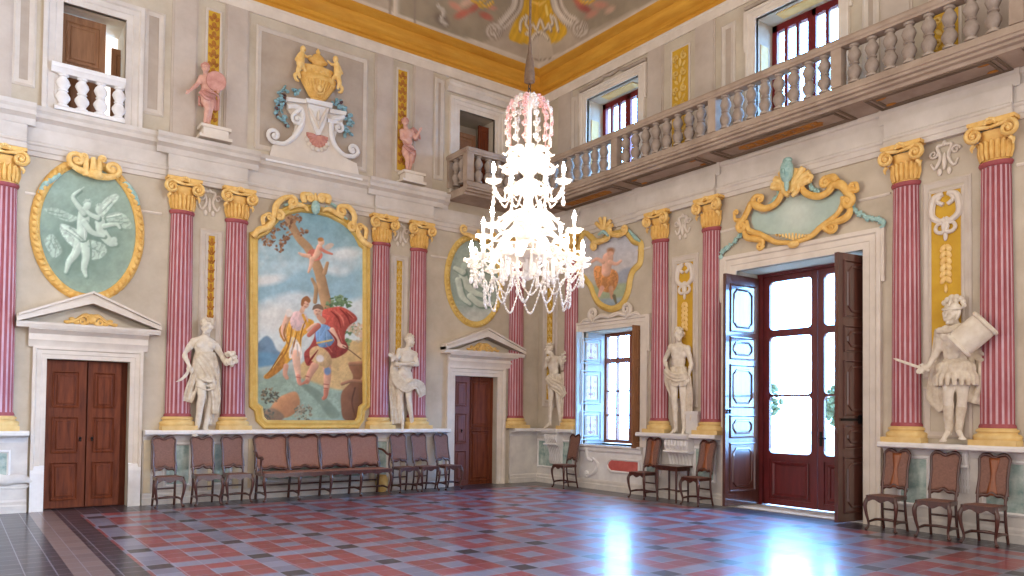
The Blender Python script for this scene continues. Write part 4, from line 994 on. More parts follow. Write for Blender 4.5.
b.build('leaf_fringe', GOLD_L, ca, 50)
t = MB(); u, z = RW(*c4((418, 125))[0]); t.ell((u-O[0], -.22, z-O[1]), (.11, .08, .19), n=14); t.ell((u-O[0], -.30, z-O[1]-.02), (.025, .03, .05)); t.ell((u-O[0]+.04, -.28, z-O[1]+.05), (.025, .02, .015)); t.ell((u-O[0]-.04, -.28, z-O[1]+.05), (.025, .02, .015)); t.ell((u-O[0], -.22, z-O[1]-.2), (.04, .04, .12))
t.ell((u-O[0], -.20, z-O[1]+.17), (.08, .06, .05)); t.build('mask', TEAL, ca, 50)
def leafy(pts, n, r):
    t = MB()
    g = path('R', cr(c4(*pts), 6)); k = len(g)
    for i in range(n):
        a, q = divmod(i/n*(k-1), 1); a = int(a); u = g[a][0]+(g[a+1][0]-g[a][0])*q; z = g[a][1]+(g[a+1][1]-g[a][1])*q
        t.ell((u-O[0]+random.uniform(-.02, .02), -.05, z-O[1]+random.uniform(-.02, .02)), (r*1.7, .025, r*.8), Matrix.Rotation(random.uniform(0, 3), 3, 'Y'), 6)
    t.build('teal_garland', TEAL, ca, 50)
leafy([(172, 400), (130, 465), (75, 515), (48, 530), (42, 570)], 44, .026); leafy([(702, 278), (755, 330), (815, 362), (875, 368), (892, 400)], 46, .028); leafy([(345, 215), (325, 265), (300, 285)], 16, .032); leafy([(505, 185), (525, 215), (550, 222)], 14, .03)

# ================================================================== FIGURES
def mid(a, b, t=.5): return tuple(a[i]+(b[i]-a[i])*t for i in range(3))
def vadd(a, *q): return (a[0]+q[0], a[1]+q[1], a[2]+q[2])
def hand(b, w, dirv, s, curl=.4, side=1, up=(0, 0, 1)):
    """palm, four bent fingers, thumb"""
    D = Vector(dirv).normalized(); N_ = Vector(up); N_ = (N_-D*N_.dot(D))
    N_ = N_.normalized() if N_.length > 1e-3 else D.orthogonal().normalized()
    B = D.cross(N_)*side; W = Vector(w); c = W+D*.05*s
    b.cap(W, .026*s, W+D*.07*s, .036*s, 8)
    for i, l in enumerate((.062, .072, .068, .052)):
        q = W+D*.085*s+B*(i-1.5)*.019*s; k1 = q+D*l*.5*s-N_*curl*.02*s; k2 = k1+(D*(1-curl)-N_*curl).normalized()*l*.55*s
        b.cap(q, .0105*s, k1, .010*s, 6); b.cap(k1, .010*s, k2, .008*s, 6)
    q = W+D*.03*s-B*.03*s; k1 = q-B*.03*s+D*.03*s; b.cap(q, .014*s, k1, .012*s, 6); b.cap(k1, .012*s, k1+D*.035*s-N_*.01*s, .009*s, 6)
def figure(J, s, fem=False, chub=0.0, face=(0, -1), muscle=.5):
    """continuous body from joints; y is depth (negative = towards the room)"""
    b = MB(); f = (1+chub)*1.13
    hd, nk, ch, pv = J['head'], J['neck'], J['chest'], J['pelvis']
    fx, fy = face; L_ = math.hypot(fx, fy); fx, fy = fx/L_, fy/L_
    hs = s*(1+.55*chub)*1.06
    R = Matrix.Rotation(math.atan2(fx, -fy), 3, 'Z')
    def F(x, y, z): q = R @ Vector((x*hs, y*hs, z*hs)); return (hd[0]+q.x, hd[1]+q.y, hd[2]+q.z)
    b.ell(F(0, .012, .02), (.076*hs, .092*hs, .10*hs), R, 16); b.ell(F(0, -.018, -.055), (.056*hs, .066*hs, .062*hs), R, 14)
    b.cap(F(0, -.088, .022), .010*hs, F(0, -.112, -.022), .017*hs, 6)              # nose
    b.cap(F(-.03, -.085, -.058), .012*hs, F(.03, -.085, -.058), .012*hs, 6); b.ell(F(0, -.078, -.095), (.024*hs, .02*hs, .018*hs), R, 8)
    for q in (-1, 1):
        b.cap(F(q*.012, -.088, .038), .011*hs, F(q*.055, -.070, .040), .010*hs, 6)   # brow
        b.ell(F(q*.032, -.076, .012), (.017*hs, .014*hs, .010*hs), R, 8); b.ell(F(q*.045, -.062, -.03), (.026*hs, .022*hs, .024*hs), R, 8)
        b.ell(F(q*.079, .012, -.005), (.012*hs, .022*hs, .034*hs), R, 8)
    b.cap(nk, .052*s*f, F(0, .01, -.05), .046*s*f, 12)
    sw = 1.0 if not fem else .88
    up = Vector(nk)-Vector(pv); tilt = Matrix.Rotation(math.atan2(up.x, up.z), 3, 'Y')
    b.ell(ch, (.150*s*sw*f, .105*s*f, .18*s), tilt, 16); b.ell(mid(ch, pv, .5), (.122*s*f*(.92 if fem else 1), .092*s*f, .15*s), tilt, 16)
    b.ell(pv, (.148*s*f*(1.08 if fem else 1), .11*s*f, .12*s), tilt, 16); b.cap(nk, .062*s, mid(nk, ch, .5), .10*s*f, 12)
    for q in ('L', 'R'):
        sh, el, wr, hp, kn, an, to = [J[k+q] for k in ('sh', 'el', 'wr', 'hip', 'kn', 'an', 'to')]
        b.cap(mid(nk, ch, .18), .05*s, sh, .052*s*f, 10); b.ell(sh, .062*s*sw*f, n=12)
        b.cap(sh, .050*s*f, el, .038*s*f, 10); b.ell(mid(sh, el, .45), (.05*s*f,)*3, n=10); b.cap(el, .040*s*f, wr, .026*s*f, 10); b.ell(mid(el, wr, .28), (.043*s*f,)*3, n=10)
        d = J.get('hd'+q, tuple(wr[i]-el[i] for i in range(3))); hand(b, wr, d, s*(.95 if fem else 1.05), .45, -1 if q == 'L' else 1, J.get('hu'+q, (0, -1, 0)))
        b.cap(hp, .088*s*f, kn, .055*s*f, 12); b.ell(mid(hp, kn, .3), (.092*s*f,)*3, n=12); b.cap(kn, .054*s*f, an, .034*s*f, 12)
        c = mid(kn, an, .3); b.ell((c[0], c[1]+.022*s, c[2]), (.052*s*f, .054*s*f, .12*s), n=12); b.ell(vadd(kn, 0, -.028*s, 0), .034*s, n=8)
        b.cap(an, .036*s, to, .026*s, 10); b.ell(vadd(an, 0, .02*s, -.03*s), .034*s, n=8); tv = Vector(to)-Vector(an); tv.z = 0; tv.normalize(); tb = Vector((-tv.y, tv.x, 0))
        for i in range(5): q0 = Vector(to)+tb*(i-2)*.017*s-tv*.01; b.cap(q0, .014*s, q0+tv*(.035-.004*abs(i-1.5))*s-Vector((0, 0, .01*s)), .010*s, 6)
        if q == 'L': cs = [mid(J['shL'], J['shR'], t) for t in (.25, .75)]
    if fem:
        for t in (.24, .76): c = mid(J['shL'], J['shR'], t); b.ell((c[0], ch[1]-.085*s, ch[2]+.02*s), (.062*s, .055*s, .06*s), n=12)
    elif not chub:
        for t in (.27, .73): c = mid(J['shL'], J['shR'], t); b.ell((c[0]*.8+ch[0]*.2, ch[1]-.078*s, ch[2]+.07*s), (.088*s, .04*s, .062*s), tilt, 12)
        for i in range(3):
            c = mid(ch, pv, .28+.2*i)
            for q in (-1, 1): b.ell((c[0]+q*.034*s, c[1]-.082*s, c[2]), (.032*s, .022*s, .036*s), tilt, 8)
    return b
def drape(b, pts, r, s=1.0, folds=5, spread=.05, dy=0.0):
    """a bundle of ridged folds following a path of (x, y, z, halfwidth)"""
    for i in range(folds):
        q = (i/(folds-1)-.5)*2 if folds > 1 else 0; P = []
        for k, p in enumerate(pts):
            a = pts[min(k+1, len(pts)-1)]; c = pts[max(k-1, 0)]; t = Vector((a[0]-c[0], 0, a[2]-c[2]))
            t = t.normalized() if t.length > 1e-6 else Vector((0, 0, -1)); nn = Vector((-t.z, 0, t.x))
            w = p[3]*q*1.15; P.append((p[0]+nn.x*w, p[1]+dy-(.030 if i % 2 == 0 else -.012)+.012*math.sin(i*2.4+k), p[2]+nn.z*w))
        b.spline(P, [r*(1.0 if i % 2 == 0 else .9)*(.85+.3*((i*7) % 3)/2)]*3, 6, k=4)
def skirt(b, top, bot, folds, r, seed=1):
    """cloth ring from waist ellipse to hem ellipse (cx,cy,z,rx,ry) with vertical folds"""
    rs = random.Random(seed)
    for i in range(folds):
        a = 2*PI*i/folds; j = rs.uniform(-.12, .12)
        p = [(c[0]+c[3]*math.cos(a+j*t)*(1+.06*math.sin(3*a)), c[1]+c[4]*math.sin(a+j*t), c[2]-(.03*rs.random() if t else 0)) for t, c in ((0, top), (.5, tuple((top[k]+bot[k])/2+(0, 0, 0, .02, .01)[k] for k in range(5))), (1, bot))]
        if i % 2: p = [(c[0]+(x-c[0])*.88, c[1]+(y-c[1])*.88, z) for (x, y, z), c in zip(p, (top, tuple((top[k]+bot[k])/2 for k in range(5)), bot))]
        b.spline(p, [r*.9, r*1.1, r*.95], 6, k=4)
    b.lathe([(1, 0), (1, 1)], 16, (0, 0, 0)) if False else None
class Stand:
    """turns photo points into metres in a figure's own frame on its wall"""
    def __init__(s, wall, cx, foot_z, off): s.g = WP(wall); s.off = off; s.u = s.g(cx, 420, off)[0]; s.z = foot_z
    def __call__(s, x, y, dy=0.0):
        u, z = s.g(x, y, s.off); return (u-s.u, dy, z-s.z)
def rock(b, c, r, n=9, seed=3):
    rs = random.Random(seed)
    for _ in range(n): b.ell((c[0]+rs.uniform(-.6, .6)*r[0], c[1]+rs.uniform(-.4, .6)*r[1], c[2]+rs.uniform(-.6, .6)*r[2]), (r[0]*.6, r[1]*.6, r[2]*.6), n=8)
def curls(b, hd, s, n, r, face=(0, -1), seed=2, top=True):
    rs = random.Random(seed); L_ = math.hypot(*face); fx, fy = face[0]/L_, face[1]/L_
    for _ in range(n):
        a = rs.uniform(0, 2*PI); t = rs.uniform(-.25, 1); v = Vector((math.cos(a)*math.sqrt(1-t*t*.9), math.sin(a)*math.sqrt(1-t*t*.9), t))
        if v.x*fx+v.y*fy > .45 and t < .55: continue
        b.ell((hd[0]+v.x*.085*s, hd[1]+v.y*.10*s+.01*s, hd[2]+.03*s+v.z*.10*s), r*rs.uniform(.7, 1.2)*s, n=7)

# ---- figure with a bundle of flowers (left wall, between the first columns)
T = Stand('L', 205, ZB, .125)
J = dict(head=T(206.5, 327, -.05), neck=T(205.5, 336, -.0), chest=T(204, 346.5), pelvis=T(205.5, 366, .0), shL=T(194, 341.5), shR=T(215, 345), elL=T(183.5, 353.5, .0), wrL=T(187.5, 365, -.12),
         elR=T(222, 356, .0), wrR=T(223.5, 364, -.14), hipL=T(200.5, 371), hipR=T(210.5, 371), knL=T(200.5, 396, -.12), knR=T(211.5, 397, -.02), anL=T(197, 428, .0), anR=T(205.5, 429, .03),
         toL=T(193.5, 435, -.12), toR=T(209.5, 434.5, -.10), hdL=(.03, -.05, -.08), hdR=(.05, -.06, .05))
st = empty('statue', 'L', T.u, T.off, ZB, 0, 'pale statue holding a bundle of flowers and a curved blade, by the left door', 'statue', 'stucco statues')
sculpt(figure(J, 1.06, True, face=(-.75, -1)), 'body', STATUE, st, .0105)
d = MB(); skirt(d, (*T(205.5, 352), .135, .12), (*T(205.5, 378), .20, .15), 22, .028, 3)
d.ell(T(205.5, 364), (.165, .13, .16), n=14); d.ell(T(206, 357, -.1), (.13, .06, .09), n=12)
drape(d, [(*T(197, 356, -.13), .05), (*T(206, 368, -.15), .06), (*T(212, 382, -.12), .06), (*T(214.5, 398, -.08), .05), (*T(214, 414, -.06), .03)], .024, folds=5)
drape(d, [(*T(196, 358, -.10), .03), (*T(194, 376, -.06), .05), (*T(190, 391, -.02), .06), (*T(187, 402, .0), .05)], .024, folds=5)
drape(d, [(*T(196, 382, -.10), .06), (*T(206, 386, -.15), .06), (*T(214, 384, -.1), .05)], .022, folds=3)
drape(d, [(*T(210, 380, .02), .06), (*T(211, 400, .05), .06), (*T(209, 424, .06), .05)], .03, folds=4)
sculpt(d, 'drapery', STATUE_D, st, .011, 1)
h = MB(); curls(h, J['head'], 1.06, 46, .028, (-.75, -1)); h.ell(vadd(J['head'], .07, .04, .10), (.06, .06, .06)); sculpt(h, 'hair', STATUE_D, st, .009, 2)
b = MB(); rs = random.Random(4); c = T(228, 359, -.17)
for _ in range(26): v = Vector((rs.gauss(0, 1), rs.gauss(0, 1), rs.gauss(0, 1))).normalized(); b.ell((c[0]+v.x*.10, c[1]+v.y*.07, c[2]+v.z*.11), rs.uniform(.03, .045), n=8)
b.build('flower_bundle', STATUE, st); MB().spline([T(187.5, 366, -.17), T(185, 374, -.17), T(179.5, 379.5, -.17), T(174, 382, -.17)], [.012, .026, .02, .004], 8, k=5, flat=.35).build('blade', STATUE, st)
# ---- bearded piper with crossed arms
T = Stand('L', 406, ZB, .125)
J = dict(head=T(409, 341, -.04), neck=T(408, 348.5, .0), chest=T(406.5, 357.5), pelvis=T(404.5, 374), shL=T(399.5, 351.5), shR=T(414.5, 354.5), elL=T(394.5, 361, -.10), wrL=T(389.5, 358, -.24),
         elR=T(415, 364.5, -.12), wrR=T(398, 364.5, -.24), hipL=T(400.5, 378), hipR=T(408, 378), knL=T(400, 397, -.02), knR=T(406.5, 397, -.12), anL=T(403, 424.5, .02), anR=T(412, 425, -.02),
         toL=T(400.5, 430, -.10), toR=T(415.5, 430.5, -.12), hdL=(-.05, -.04, .02), hdR=(-.09, -.01, .0))
st = empty('statue', 'L', T.u, T.off, ZB, 0, 'pale nude statue with arms crossed before its chest, beside the second door', 'statue', 'stucco statues')
sculpt(figure(J, 1.02, face=(.5, -1)), 'body', STATUE, st, .0105)
d = MB(); drape(d, [(*T(396, 360, .05), .03), (*T(394, 370, .02), .06), (*T(397, 382, -.06), .08), (*T(404, 388, -.12), .07), (*T(412, 384, -.1), .07), (*T(419, 388, -.04), .09), (*T(422, 396, .0), .06)], .03, folds=7)
drape(d, [(*T(395, 366, .08), .05), (*T(395, 384, .06), .08), (*T(396, 404, .06), .08), (*T(397, 424, .05), .08)], .035, folds=6); drape(d, [(*T(411, 356, .10), .04), (*T(416, 368, .08), .05), (*T(414, 384, .06), .06)], .03, folds=4); sculpt(d, 'drapery', STATUE_D, st, .011, 1)
h = MB(); curls(h, J['head'], 1.02, 40, .026, (.5, -1), 5); 
for k in range(8): h.ell(vadd(J['head'], .02+.02*math.cos(k), -.075, -.09-.01*(k % 3)), .022, n=7)
sculpt(h, 'hair', STATUE_D, st, .009, 2)
b = MB()
for k in range(5): b.tube([T(386.5+k*1.0, 355.5, -.30), T(386.5+k*1.0, 362.5-k*.7, -.30)], .011, 8)
b.build('pan_pipe', STATUE, st)
# ---- slim youth in the corner, right wall
T = Stand('R', 555, ZB, .125)
J = dict(head=T(550.3, 349, -.04), neck=T(552, 356, .0), chest=T(553.5, 364), pelvis=T(554.5, 379), shL=T(547.5, 359.5), shR=T(560, 359), elL=T(546.5, 368.5, -.06), wrL=T(551.5, 361.5, -.18),
         elR=T(562.5, 368.5, .0), wrR=T(565.5, 361, -.1), hipL=T(551.5, 382), hipR=T(557.5, 382), knL=T(553.5, 400, -.11), knR=T(558.5, 401, .0), anL=T(551, 423, -.04), anR=T(559.5, 422.5, .05),
         toL=T(547.5, 428, -.12), toR=T(561.5, 427.5, -.05), hdR=(.06, -.05, .04))
st = empty('statue', 'R', T.u, T.off, ZB, 0, 'slender pale statue in the room corner holding a branch at its side', 'statue', 'stucco statues')
sculpt(figure(J, 1.0, face=(-.6, -1)), 'body', STATUE, st, .0105)
d = MB(); drape(d, [(*T(550, 378, -.10), .05), (*T(556, 384, -.14), .08), (*T(562, 388, -.08), .10), (*T(566, 396, -.02), .06)], .03, folds=7); drape(d, [(*T(562, 372, .06), .03), (*T(564, 386, .04), .06), (*T(561, 402, .06), .06), (*T(560, 420, .06), .05)], .03, folds=5); skirt(d, (*T(555, 374), .14, .12), (*T(555.5, 386), .17, .14), 16, .026); sculpt(d, 'drapery', STATUE_D, st, .011, 1)
h = MB(); curls(h, J['head'], 1.0, 36, .026, (-.6, -1), 6); sculpt(h, 'hair', STATUE_D, st, .009, 2)
b = MB(); b.spline([T(565.5, 366, -.16), T(567.5, 358, -.16), T(568, 352, -.16)], [.012, .01, .006], 6)
for k in range(9): p = T(566+(k % 3)*1.6, 364-k*1.4, -.16); b.ell(p, (.05, .012, .02), Matrix.Rotation(k*1.3, 3, 'Y'), 7)
b.build('branch', STATUE, st)
# ---- standing figure with hand on hip, right wall between window and garden door
T = Stand('R', 677, ZB, .125)
J = dict(head=T(680, 335, -.05), neck=T(679, 343.5, .0), chest=T(679, 353), pelvis=T(678.5, 371), shL=T(671, 347.5), shR=T(687.5, 349), elL=T(663, 360.5, .06), wrL=T(669.5, 371, -.05),
         elR=T(691, 364, .02), wrR=T(689.5, 377, -.05), hipL=T(674, 375.5), hipR=T(683, 375.5), knL=T(677, 399, -.10), knR=T(684, 399, -.03), anL=T(676.5, 429, -.02), anR=T(683.5, 428, .02),
         toL=T(673.5, 434.5, -.13), toR=T(685.5, 434, -.11), hdL=(.06, -.05, -.03), hdR=(-.02, -.05, -.08))
st = empty('statue', 'R', T.u, T.off, ZB, 0, 'pale bare chested statue with one hand on its hip, left of the garden door', 'statue', 'stucco statues')
sculpt(figure(J, 1.03, face=(.85, -1)), 'body', STATUE, st, .0105)
d = MB(); skirt(d, (*T(678, 367), .15, .125), (*T(679.5, 386), .20, .15), 20, .027, 5); drape(d, [(*T(668, 370, -.08), .04), (*T(674, 375, -.15), .05), (*T(682, 378, -.16), .05), (*T(690, 376, -.06), .04)], .026, folds=5)
drape(d, [(*T(669, 371, -.06), .03), (*T(670, 382, -.04), .06), (*T(674, 396, .02), .06)], .026, folds=5); drape(d, [(*T(689, 376, -.02), .04), (*T(689.5, 396, .02), .05), (*T(688.5, 416, .04), .05), (*T(687, 432, .05), .05)], .03, folds=5); sculpt(d, 'drapery', STATUE_D, st, .011, 1)
h = MB(); curls(h, J['head'], 1.03, 40, .026, (.85, -1), 8); h.ell(vadd(J['head'], -.03, .05, .07), (.07, .07, .06)); sculpt(h, 'hair', STATUE_D, st, .009, 2)
p = T(692.5, 424, .03); MB().box(p[0]-.14, p[0]+.12, -.02, .14, 0, .34).box(p[0]-.16, p[0]+.14, -.04, .15, .34, .40).build('support_block', STONE_D, st, 0)
# ---- warrior with helmet, sword and rolled shield
T = Stand('R', 955, ZB, .13)
J = dict(head=T(953.5, 315, -.06), neck=T(955, 326, .0), chest=T(955.5, 340), pelvis=T(955.5, 366), shL=T(941.5, 334.5), shR=T(967, 333), elL=T(938.5, 350.5, -.02), wrL=T(932.5, 366.5, -.16),
         elR=T(977, 346, -.06), wrR=T(972, 350, -.20), hipL=T(950.5, 372), hipR=T(961.5, 372), knL=T(950.5, 394.5, -.10), knR=T(962.5, 396, .0), anL=T(949.5, 431, -.04), anR=T(957.5, 431, .04),
         toL=T(947, 440.5, -.17), toR=T(965, 438.5, -.10), hdL=(-.05, -.07, -.04), hdR=(-.05, -.06, .06))
st = empty('statue', 'R', T.u, T.off, ZB, 0, 'pale warrior statue with plumed helmet, sword and large curved shield', 'statue', 'stucco statues')
sculpt(figure(J, 1.10, face=(-.35, -1)), 'body', STATUE, st, .0105)
H = J['head']; b = MB(); b.ell(vadd(H, 0, .025, .085), (.104, .122, .080), n=16); b.tube([vadd(H, .112*math.cos(a), .025+.128*math.sin(a), .085+.02*math.sin(a)) for a in np.linspace(0, 2*PI, 22)[:-1]], .018, 8, True)
b.spline([vadd(H, 0, -.12, .10), vadd(H, 0, -.08, .15), vadd(H, 0, .03, .18), vadd(H, 0, .13, .13)], [.012, .02, .02, .012], 8)
for s_ in (-1, 1): b.cap(vadd(H, s_*.09, -.02, .03), .026, vadd(H, s_*.07, -.06, -.07), .014, 8)
hm = b.build('helmet', STATUE, st); b = MB()
for x, y, r in ((-.10, .165, .038), (-.06, .20, .042), (-.01, .225, .044), (.045, .225, .042), (.095, .20, .04), (.125, .155, .036), (-.02, .18, .04), (.04, .18, .04), (.135, .11, .03)): b.ell(vadd(H, x, .03, y), (r, .05, r), n=10)
b.build('plume', STATUE, hm)
b = MB(); C_ = J['chest']; P_ = J['pelvis']; b.ell(C_, (.178, .138, .17), n=18); b.ell(mid(C_, P_, .55), (.142, .122, .15), n=16)
for s_ in (-1, 1): b.ell(vadd(C_, s_*.078, -.10, .05), (.085, .05, .07), n=12); b.cap(vadd(C_, s_*.15, 0, .13), .06, vadd(C_, s_*.10, -.02, .16), .05)
for i in range(3):
    for s_ in (-1, 1): b.ell((C_[0]+s_*.04, C_[1]-.115, C_[2]-.07-.075*i), (.04, .022, .036), n=8)
b.spline([vadd(C_, -.2, .02, .12), vadd(C_, -.09, -.12, .15), vadd(C_, .05, -.13, .11), vadd(C_, .2, .0, .1)], [.04, .035, .035, .04], 8); sculpt(b, 'cuirass', STATUE, st, .010)
d = MB()
for row, (z0, z1, rx, fl, n) in enumerate(((-.02, -.13, .165, .205, 16), (-.10, -.30, .17, .235, 18))):
    for i in range(n):
        a = 2*PI*i/n; x, y = math.cos(a), math.sin(a); d.spline([(P_[0]+x*rx, P_[1]+y*rx*.8, P_[2]+.06+z0), (P_[0]+x*fl, P_[1]+y*fl*.8, P_[2]+.06+(z0+z1)/2), (P_[0]+x*fl*1.06, P_[1]+y*fl*.85, P_[2]+.04+z1)], [.034, .04, .026], 6, k=4)
d.ell(P_, (.19, .15, .14), n=12); sculpt(d, 'skirt_flaps', STATUE_D, st, .011)
d = MB(); drape(d, [(*T(944, 330, .10), .10), (*T(938, 352, .14), .08), (*T(936, 376, .10), .08), (*T(936, 396, .06), .09), (*T(944, 410, .06), .05)], .036, folds=6); drape(d, [(*T(968, 330, .10), .08), (*T(978, 346, .12), .09), (*T(984, 352, .06), .10), (*T(992, 354, .04), .05)], .034, folds=6)
drape(d, [(*T(968, 345, .12), .10), (*T(972, 366, .12), .12), (*T(970, 388, .1), .12), (*T(966, 402, .1), .10)], .04, folds=6); d.spline([T(940, 331, -.06), T(950, 331, -.14), T(962, 327, -.12), T(972, 326, .0)], [.05, .045, .045, .05], 8); sculpt(d, 'cape', STATUE_D, st, .013)
A = Vector(T(965, 346, -.28)); B = Vector(T(990, 324, -.22)); ax = (B-A).normalized(); sd = Vector((ax.z, 0, -ax.x)); nr = ax.cross(sd)
if nr.y > 0: nr = -nr
gr = []
for i in range(13):
    t = i/12; row = []
    for j in range(15):
        a = PI*(j/14-.5)*1.25; w = .185*(1-.06*abs(2*t-1)**3); row.append(tuple(A+(B-A)*t+sd*(w*math.sin(a))+nr*(w*(math.cos(a)-.2))))
    gr.append(row)
b = MB().sheet(gr); b.tube([Vector(p) for p in gr[0]], .011, 6).tube([Vector(p) for p in gr[-1]], .011, 6)
o = b.build('shield', STATUE, st); md = o.modifiers.new('t', 'SOLIDIFY'); md.thickness = .02
b = MB(); a, c = T(929.5, 369.5, -.24), T(899, 359, -.22); b.tube([a, mid(a, c, .9), c], [.02, .016, .002], 6, flat=.4); g = T(934, 370.5, -.24); b.cap(g, .014, a, .014); b.ell(g, .024, n=8); q = mid(a, c, .03); b.cap(vadd(q, 0, 0, -.06), .011, vadd(q, 0, 0, .06), .011); b.build('sword', STATUE, st)
b = MB()
for q in 'LR': b.cap(mid(J['kn'+q], J['an'+q], .35), .066, J['an'+q], .046, 12)
sculpt(b, 'boots', STATUE_D, st, .012)

for o in [x for x in bpy.data.objects if x.parent is None and x.name.startswith('statue')]: o.scale = (1, .72, 1)
# ---- two terracotta coloured putti of the upper storey
def putto(wall, cx, Jf, lab, face, extra):
    T = Stand(wall, cx, 6.22, .14); J = Jf(T)
    r = empty('putto', wall, T.u, T.off, 6.22, 0, lab, 'statue', 'rosy putti'); sculpt(figure(J, .60, chub=.28, face=face), 'body', TERRA, r, .009, 2); extra(T, r, J)
    b = MB(); b.box(-.20, .20, -.12, .12, -.17, -.05).box(-.24, .24, -.14, .13, -.05, 0).box(-.26, .26, -.14, .13, -.22, -.17); b.build('pedestal', STONE, r, 0)
def jf1(T): return dict(head=T(205, 69, -.03), neck=T(206, 75), chest=T(207, 82), pelvis=T(208, 95), shL=T(201.5, 78), shR=T(212, 79), elL=T(196, 86, -.06), wrL=T(188, 93, -.12), elR=T(217, 86), wrR=T(216, 92, -.10), hipL=T(205, 98), hipR=T(211, 98), knL=T(206.5, 110, -.06), knR=T(210, 110), anL=T(205, 122), anR=T(208.5, 123), toL=T(203, 126, -.07), toR=T(209.5, 126, -.06))
def ex1(T, r, J):
    d = MB(); drape(d, [(*T(199, 92, -.06), .04), (*T(206, 98, -.10), .06), (*T(213, 100, -.05), .06), (*T(214, 110, .03), .06)], .022, folds=5); drape(d, [(*T(201, 96, .02), .03), (*T(203, 106, .03), .05)], .022, folds=3); sculpt(d, 'drapery', TERRA_D, r, .010, 2)
    h = MB(); curls(h, J['head'], .7, 34, .026, (-.5, -1)); sculpt(h, 'hair', TERRA_D, r, .009, 1)
    c = T(214, 84, -.13); MB().lathe([(.001, -.02), (.15, -.02), (.16, 0), (.15, .02), (.001, .02)], 20).build('tambourine', TERRA_D, r).location = c
    o = [x for x in r.children if x.name.startswith('tambourine')][0]; o.rotation_euler = (PI/2+.3, .5, 0)
putto('L', 208, jf1, 'rosy putto with a tambourine on the first yellow strip of the upper wall', (-.6, -1), ex1)
def jf2(T): return dict(head=T(404.5, 123, -.03), neck=T(406, 129), chest=T(407, 135), pelvis=T(408, 148), shL=T(402, 131.5), shR=T(411.5, 132), elL=T(400.5, 139, -.05), wrL=T(404, 143, -.12), elR=T(414.5, 139, -.03), wrR=T(417, 133, -.1), hipL=T(405.5, 151), hipR=T(410.5, 151), knL=T(406.5, 161, -.05), knR=T(411, 161), anL=T(407, 171), anR=T(409, 171.5), toL=T(405, 174, -.06), toR=T(410.5, 174, -.06))
def ex2(T, r, J):
    d = MB(); drape(d, [(*T(412, 128, .05), .03), (*T(416, 134, .05), .06), (*T(418, 140, .04), .05)], .022, folds=5); drape(d, [(*T(402, 146, -.07), .04), (*T(408, 151, -.1), .05), (*T(413, 152, -.02), .05), (*T(412, 162, .04), .05)], .022, folds=4); sculpt(d, 'drapery', TERRA_D, r, .010, 2)
    h = MB(); curls(h, J['head'], .7, 34, .026, (-.5, -1)); sculpt(h, 'hair', TERRA_D, r, .009, 1)
putto('L', 408, jf2, 'rosy putto with raised drapery on the second yellow strip, near the balcony', (-.5, -1), ex2)

# ================================================================== UPPER WALL: URN ON SCROLL PEDESTAL
SKW[0] = .8
c5 = lambda *q: [(255+x/3.842, 40+y/3.842) for x, y in q]
O = (-5.32, 5.98)
pe = empty('scroll_pedestal', 'L', O[0], 0, O[1], 0, 'white scrolled pedestal with a rosy shell, carrying the gilded urn', 'pedestal')
b = MB()
out = c5((48, 462), (62, 408), (100, 398), (140, 372), (150, 330), (138, 300), (118, 270), (118, 236), (185, 240), (188, 250), (275, 262), (278, 275), (335, 290), (330, 330), (310, 350), (300, 390), (318, 430), (350, 462), (385, 478), (395, 528))
uz = shift(path('L', out), *O); b.prism(uz, -.07, 0)
b.build('body', STONE, pe, 30); b = MB()
for P, w, cv_ in ((((118, 262), (150, 262), (175, 282), (172, 330), (150, 370), (110, 402), (70, 400)), [.05, .06, .06, .06, .05, .05], (.13, -1)), (((335, 300), (318, 305), (290, 312), (285, 360), (300, 410), (335, 446), (370, 452)), [.05, .06, .06, .06, .05, .05], (.12, 1))):
    b = MB(); scroll(b, 'L', c5(*P), w, O, .09, None, cv_); b.build('volute', STONE_W, pe, 50)
for P, q in (((172, 268), (150, 285), (140, 292)), 1), (((270, 315), (292, 320), (310, 322)), -1): b = MB(); scroll(b, 'L', c5(*P), [.05, .04], O, .1, None, (.10, q)); b.build('volute', STONE_W, pe, 50)
b = MB()
def slab(q, d0, bb): bb.prism(shift(path('L', c5(*q)), *O), -d0, 0)
slab(((112, 228), (188, 238), (188, 252), (112, 244)), .14, b); slab(((182, 236), (282, 256), (280, 274), (184, 252)), .2, b); slab(((276, 272), (340, 284), (338, 298), (276, 288)), .14, b)
slab(((192, 252), (274, 272), (258, 330), (240, 372), (226, 372), (206, 320)), .14, b); slab(((30, 452), (400, 530), (400, 548), (30, 470)), .15, b); b.build('slab', STONE_W, pe, 30)
b = MB()
for k in range(9):
    a = PI+.1+(PI-.2)*k/8; u, z = LW(*c5((232, 372))[0]); e = (u+.20*math.cos(a), z+.22*math.sin(a)); b.tube2([(u-O[0]+.03*math.cos(a), z-O[1]), ((u+e[0])/2-O[0], (z+e[1])/2-O[1]), (e[0]-O[0], e[1]-O[1])], [.015, .034, .038], .09, 7, .7)
b.build('shell', SHELLM, pe, 50); b = MB()
for k in range(7): a = PI+.3+(PI-.6)*k/6; u, z = LW(*c5((232, 384))[0]); b.ell((u-O[0]+.20*math.cos(a), -.09, z-O[1]+.20*math.sin(a)), (.05, .03, .05), n=8)
for s_ in (-1, 1): scroll(b, 'L', c5((232, 350), (232+s_*14, 315), (232+s_*28, 285), (232+s_*38, 272)), [.02, .04, .04, .02], O, .15)
b.ell((LW(*c5((232, 300))[0])[0]-O[0], -.16, LW(*c5((232, 300))[0])[1]-O[1]), (.035, .03, .10)); b.build('leaf_carving', STONE, pe, 50)
u, z0 = LW(315, 108); ur = empty('urn', 'L', u, .1, z0, 0, 'gilded urn with handle figures standing on the scrolled pedestal', 'urn')
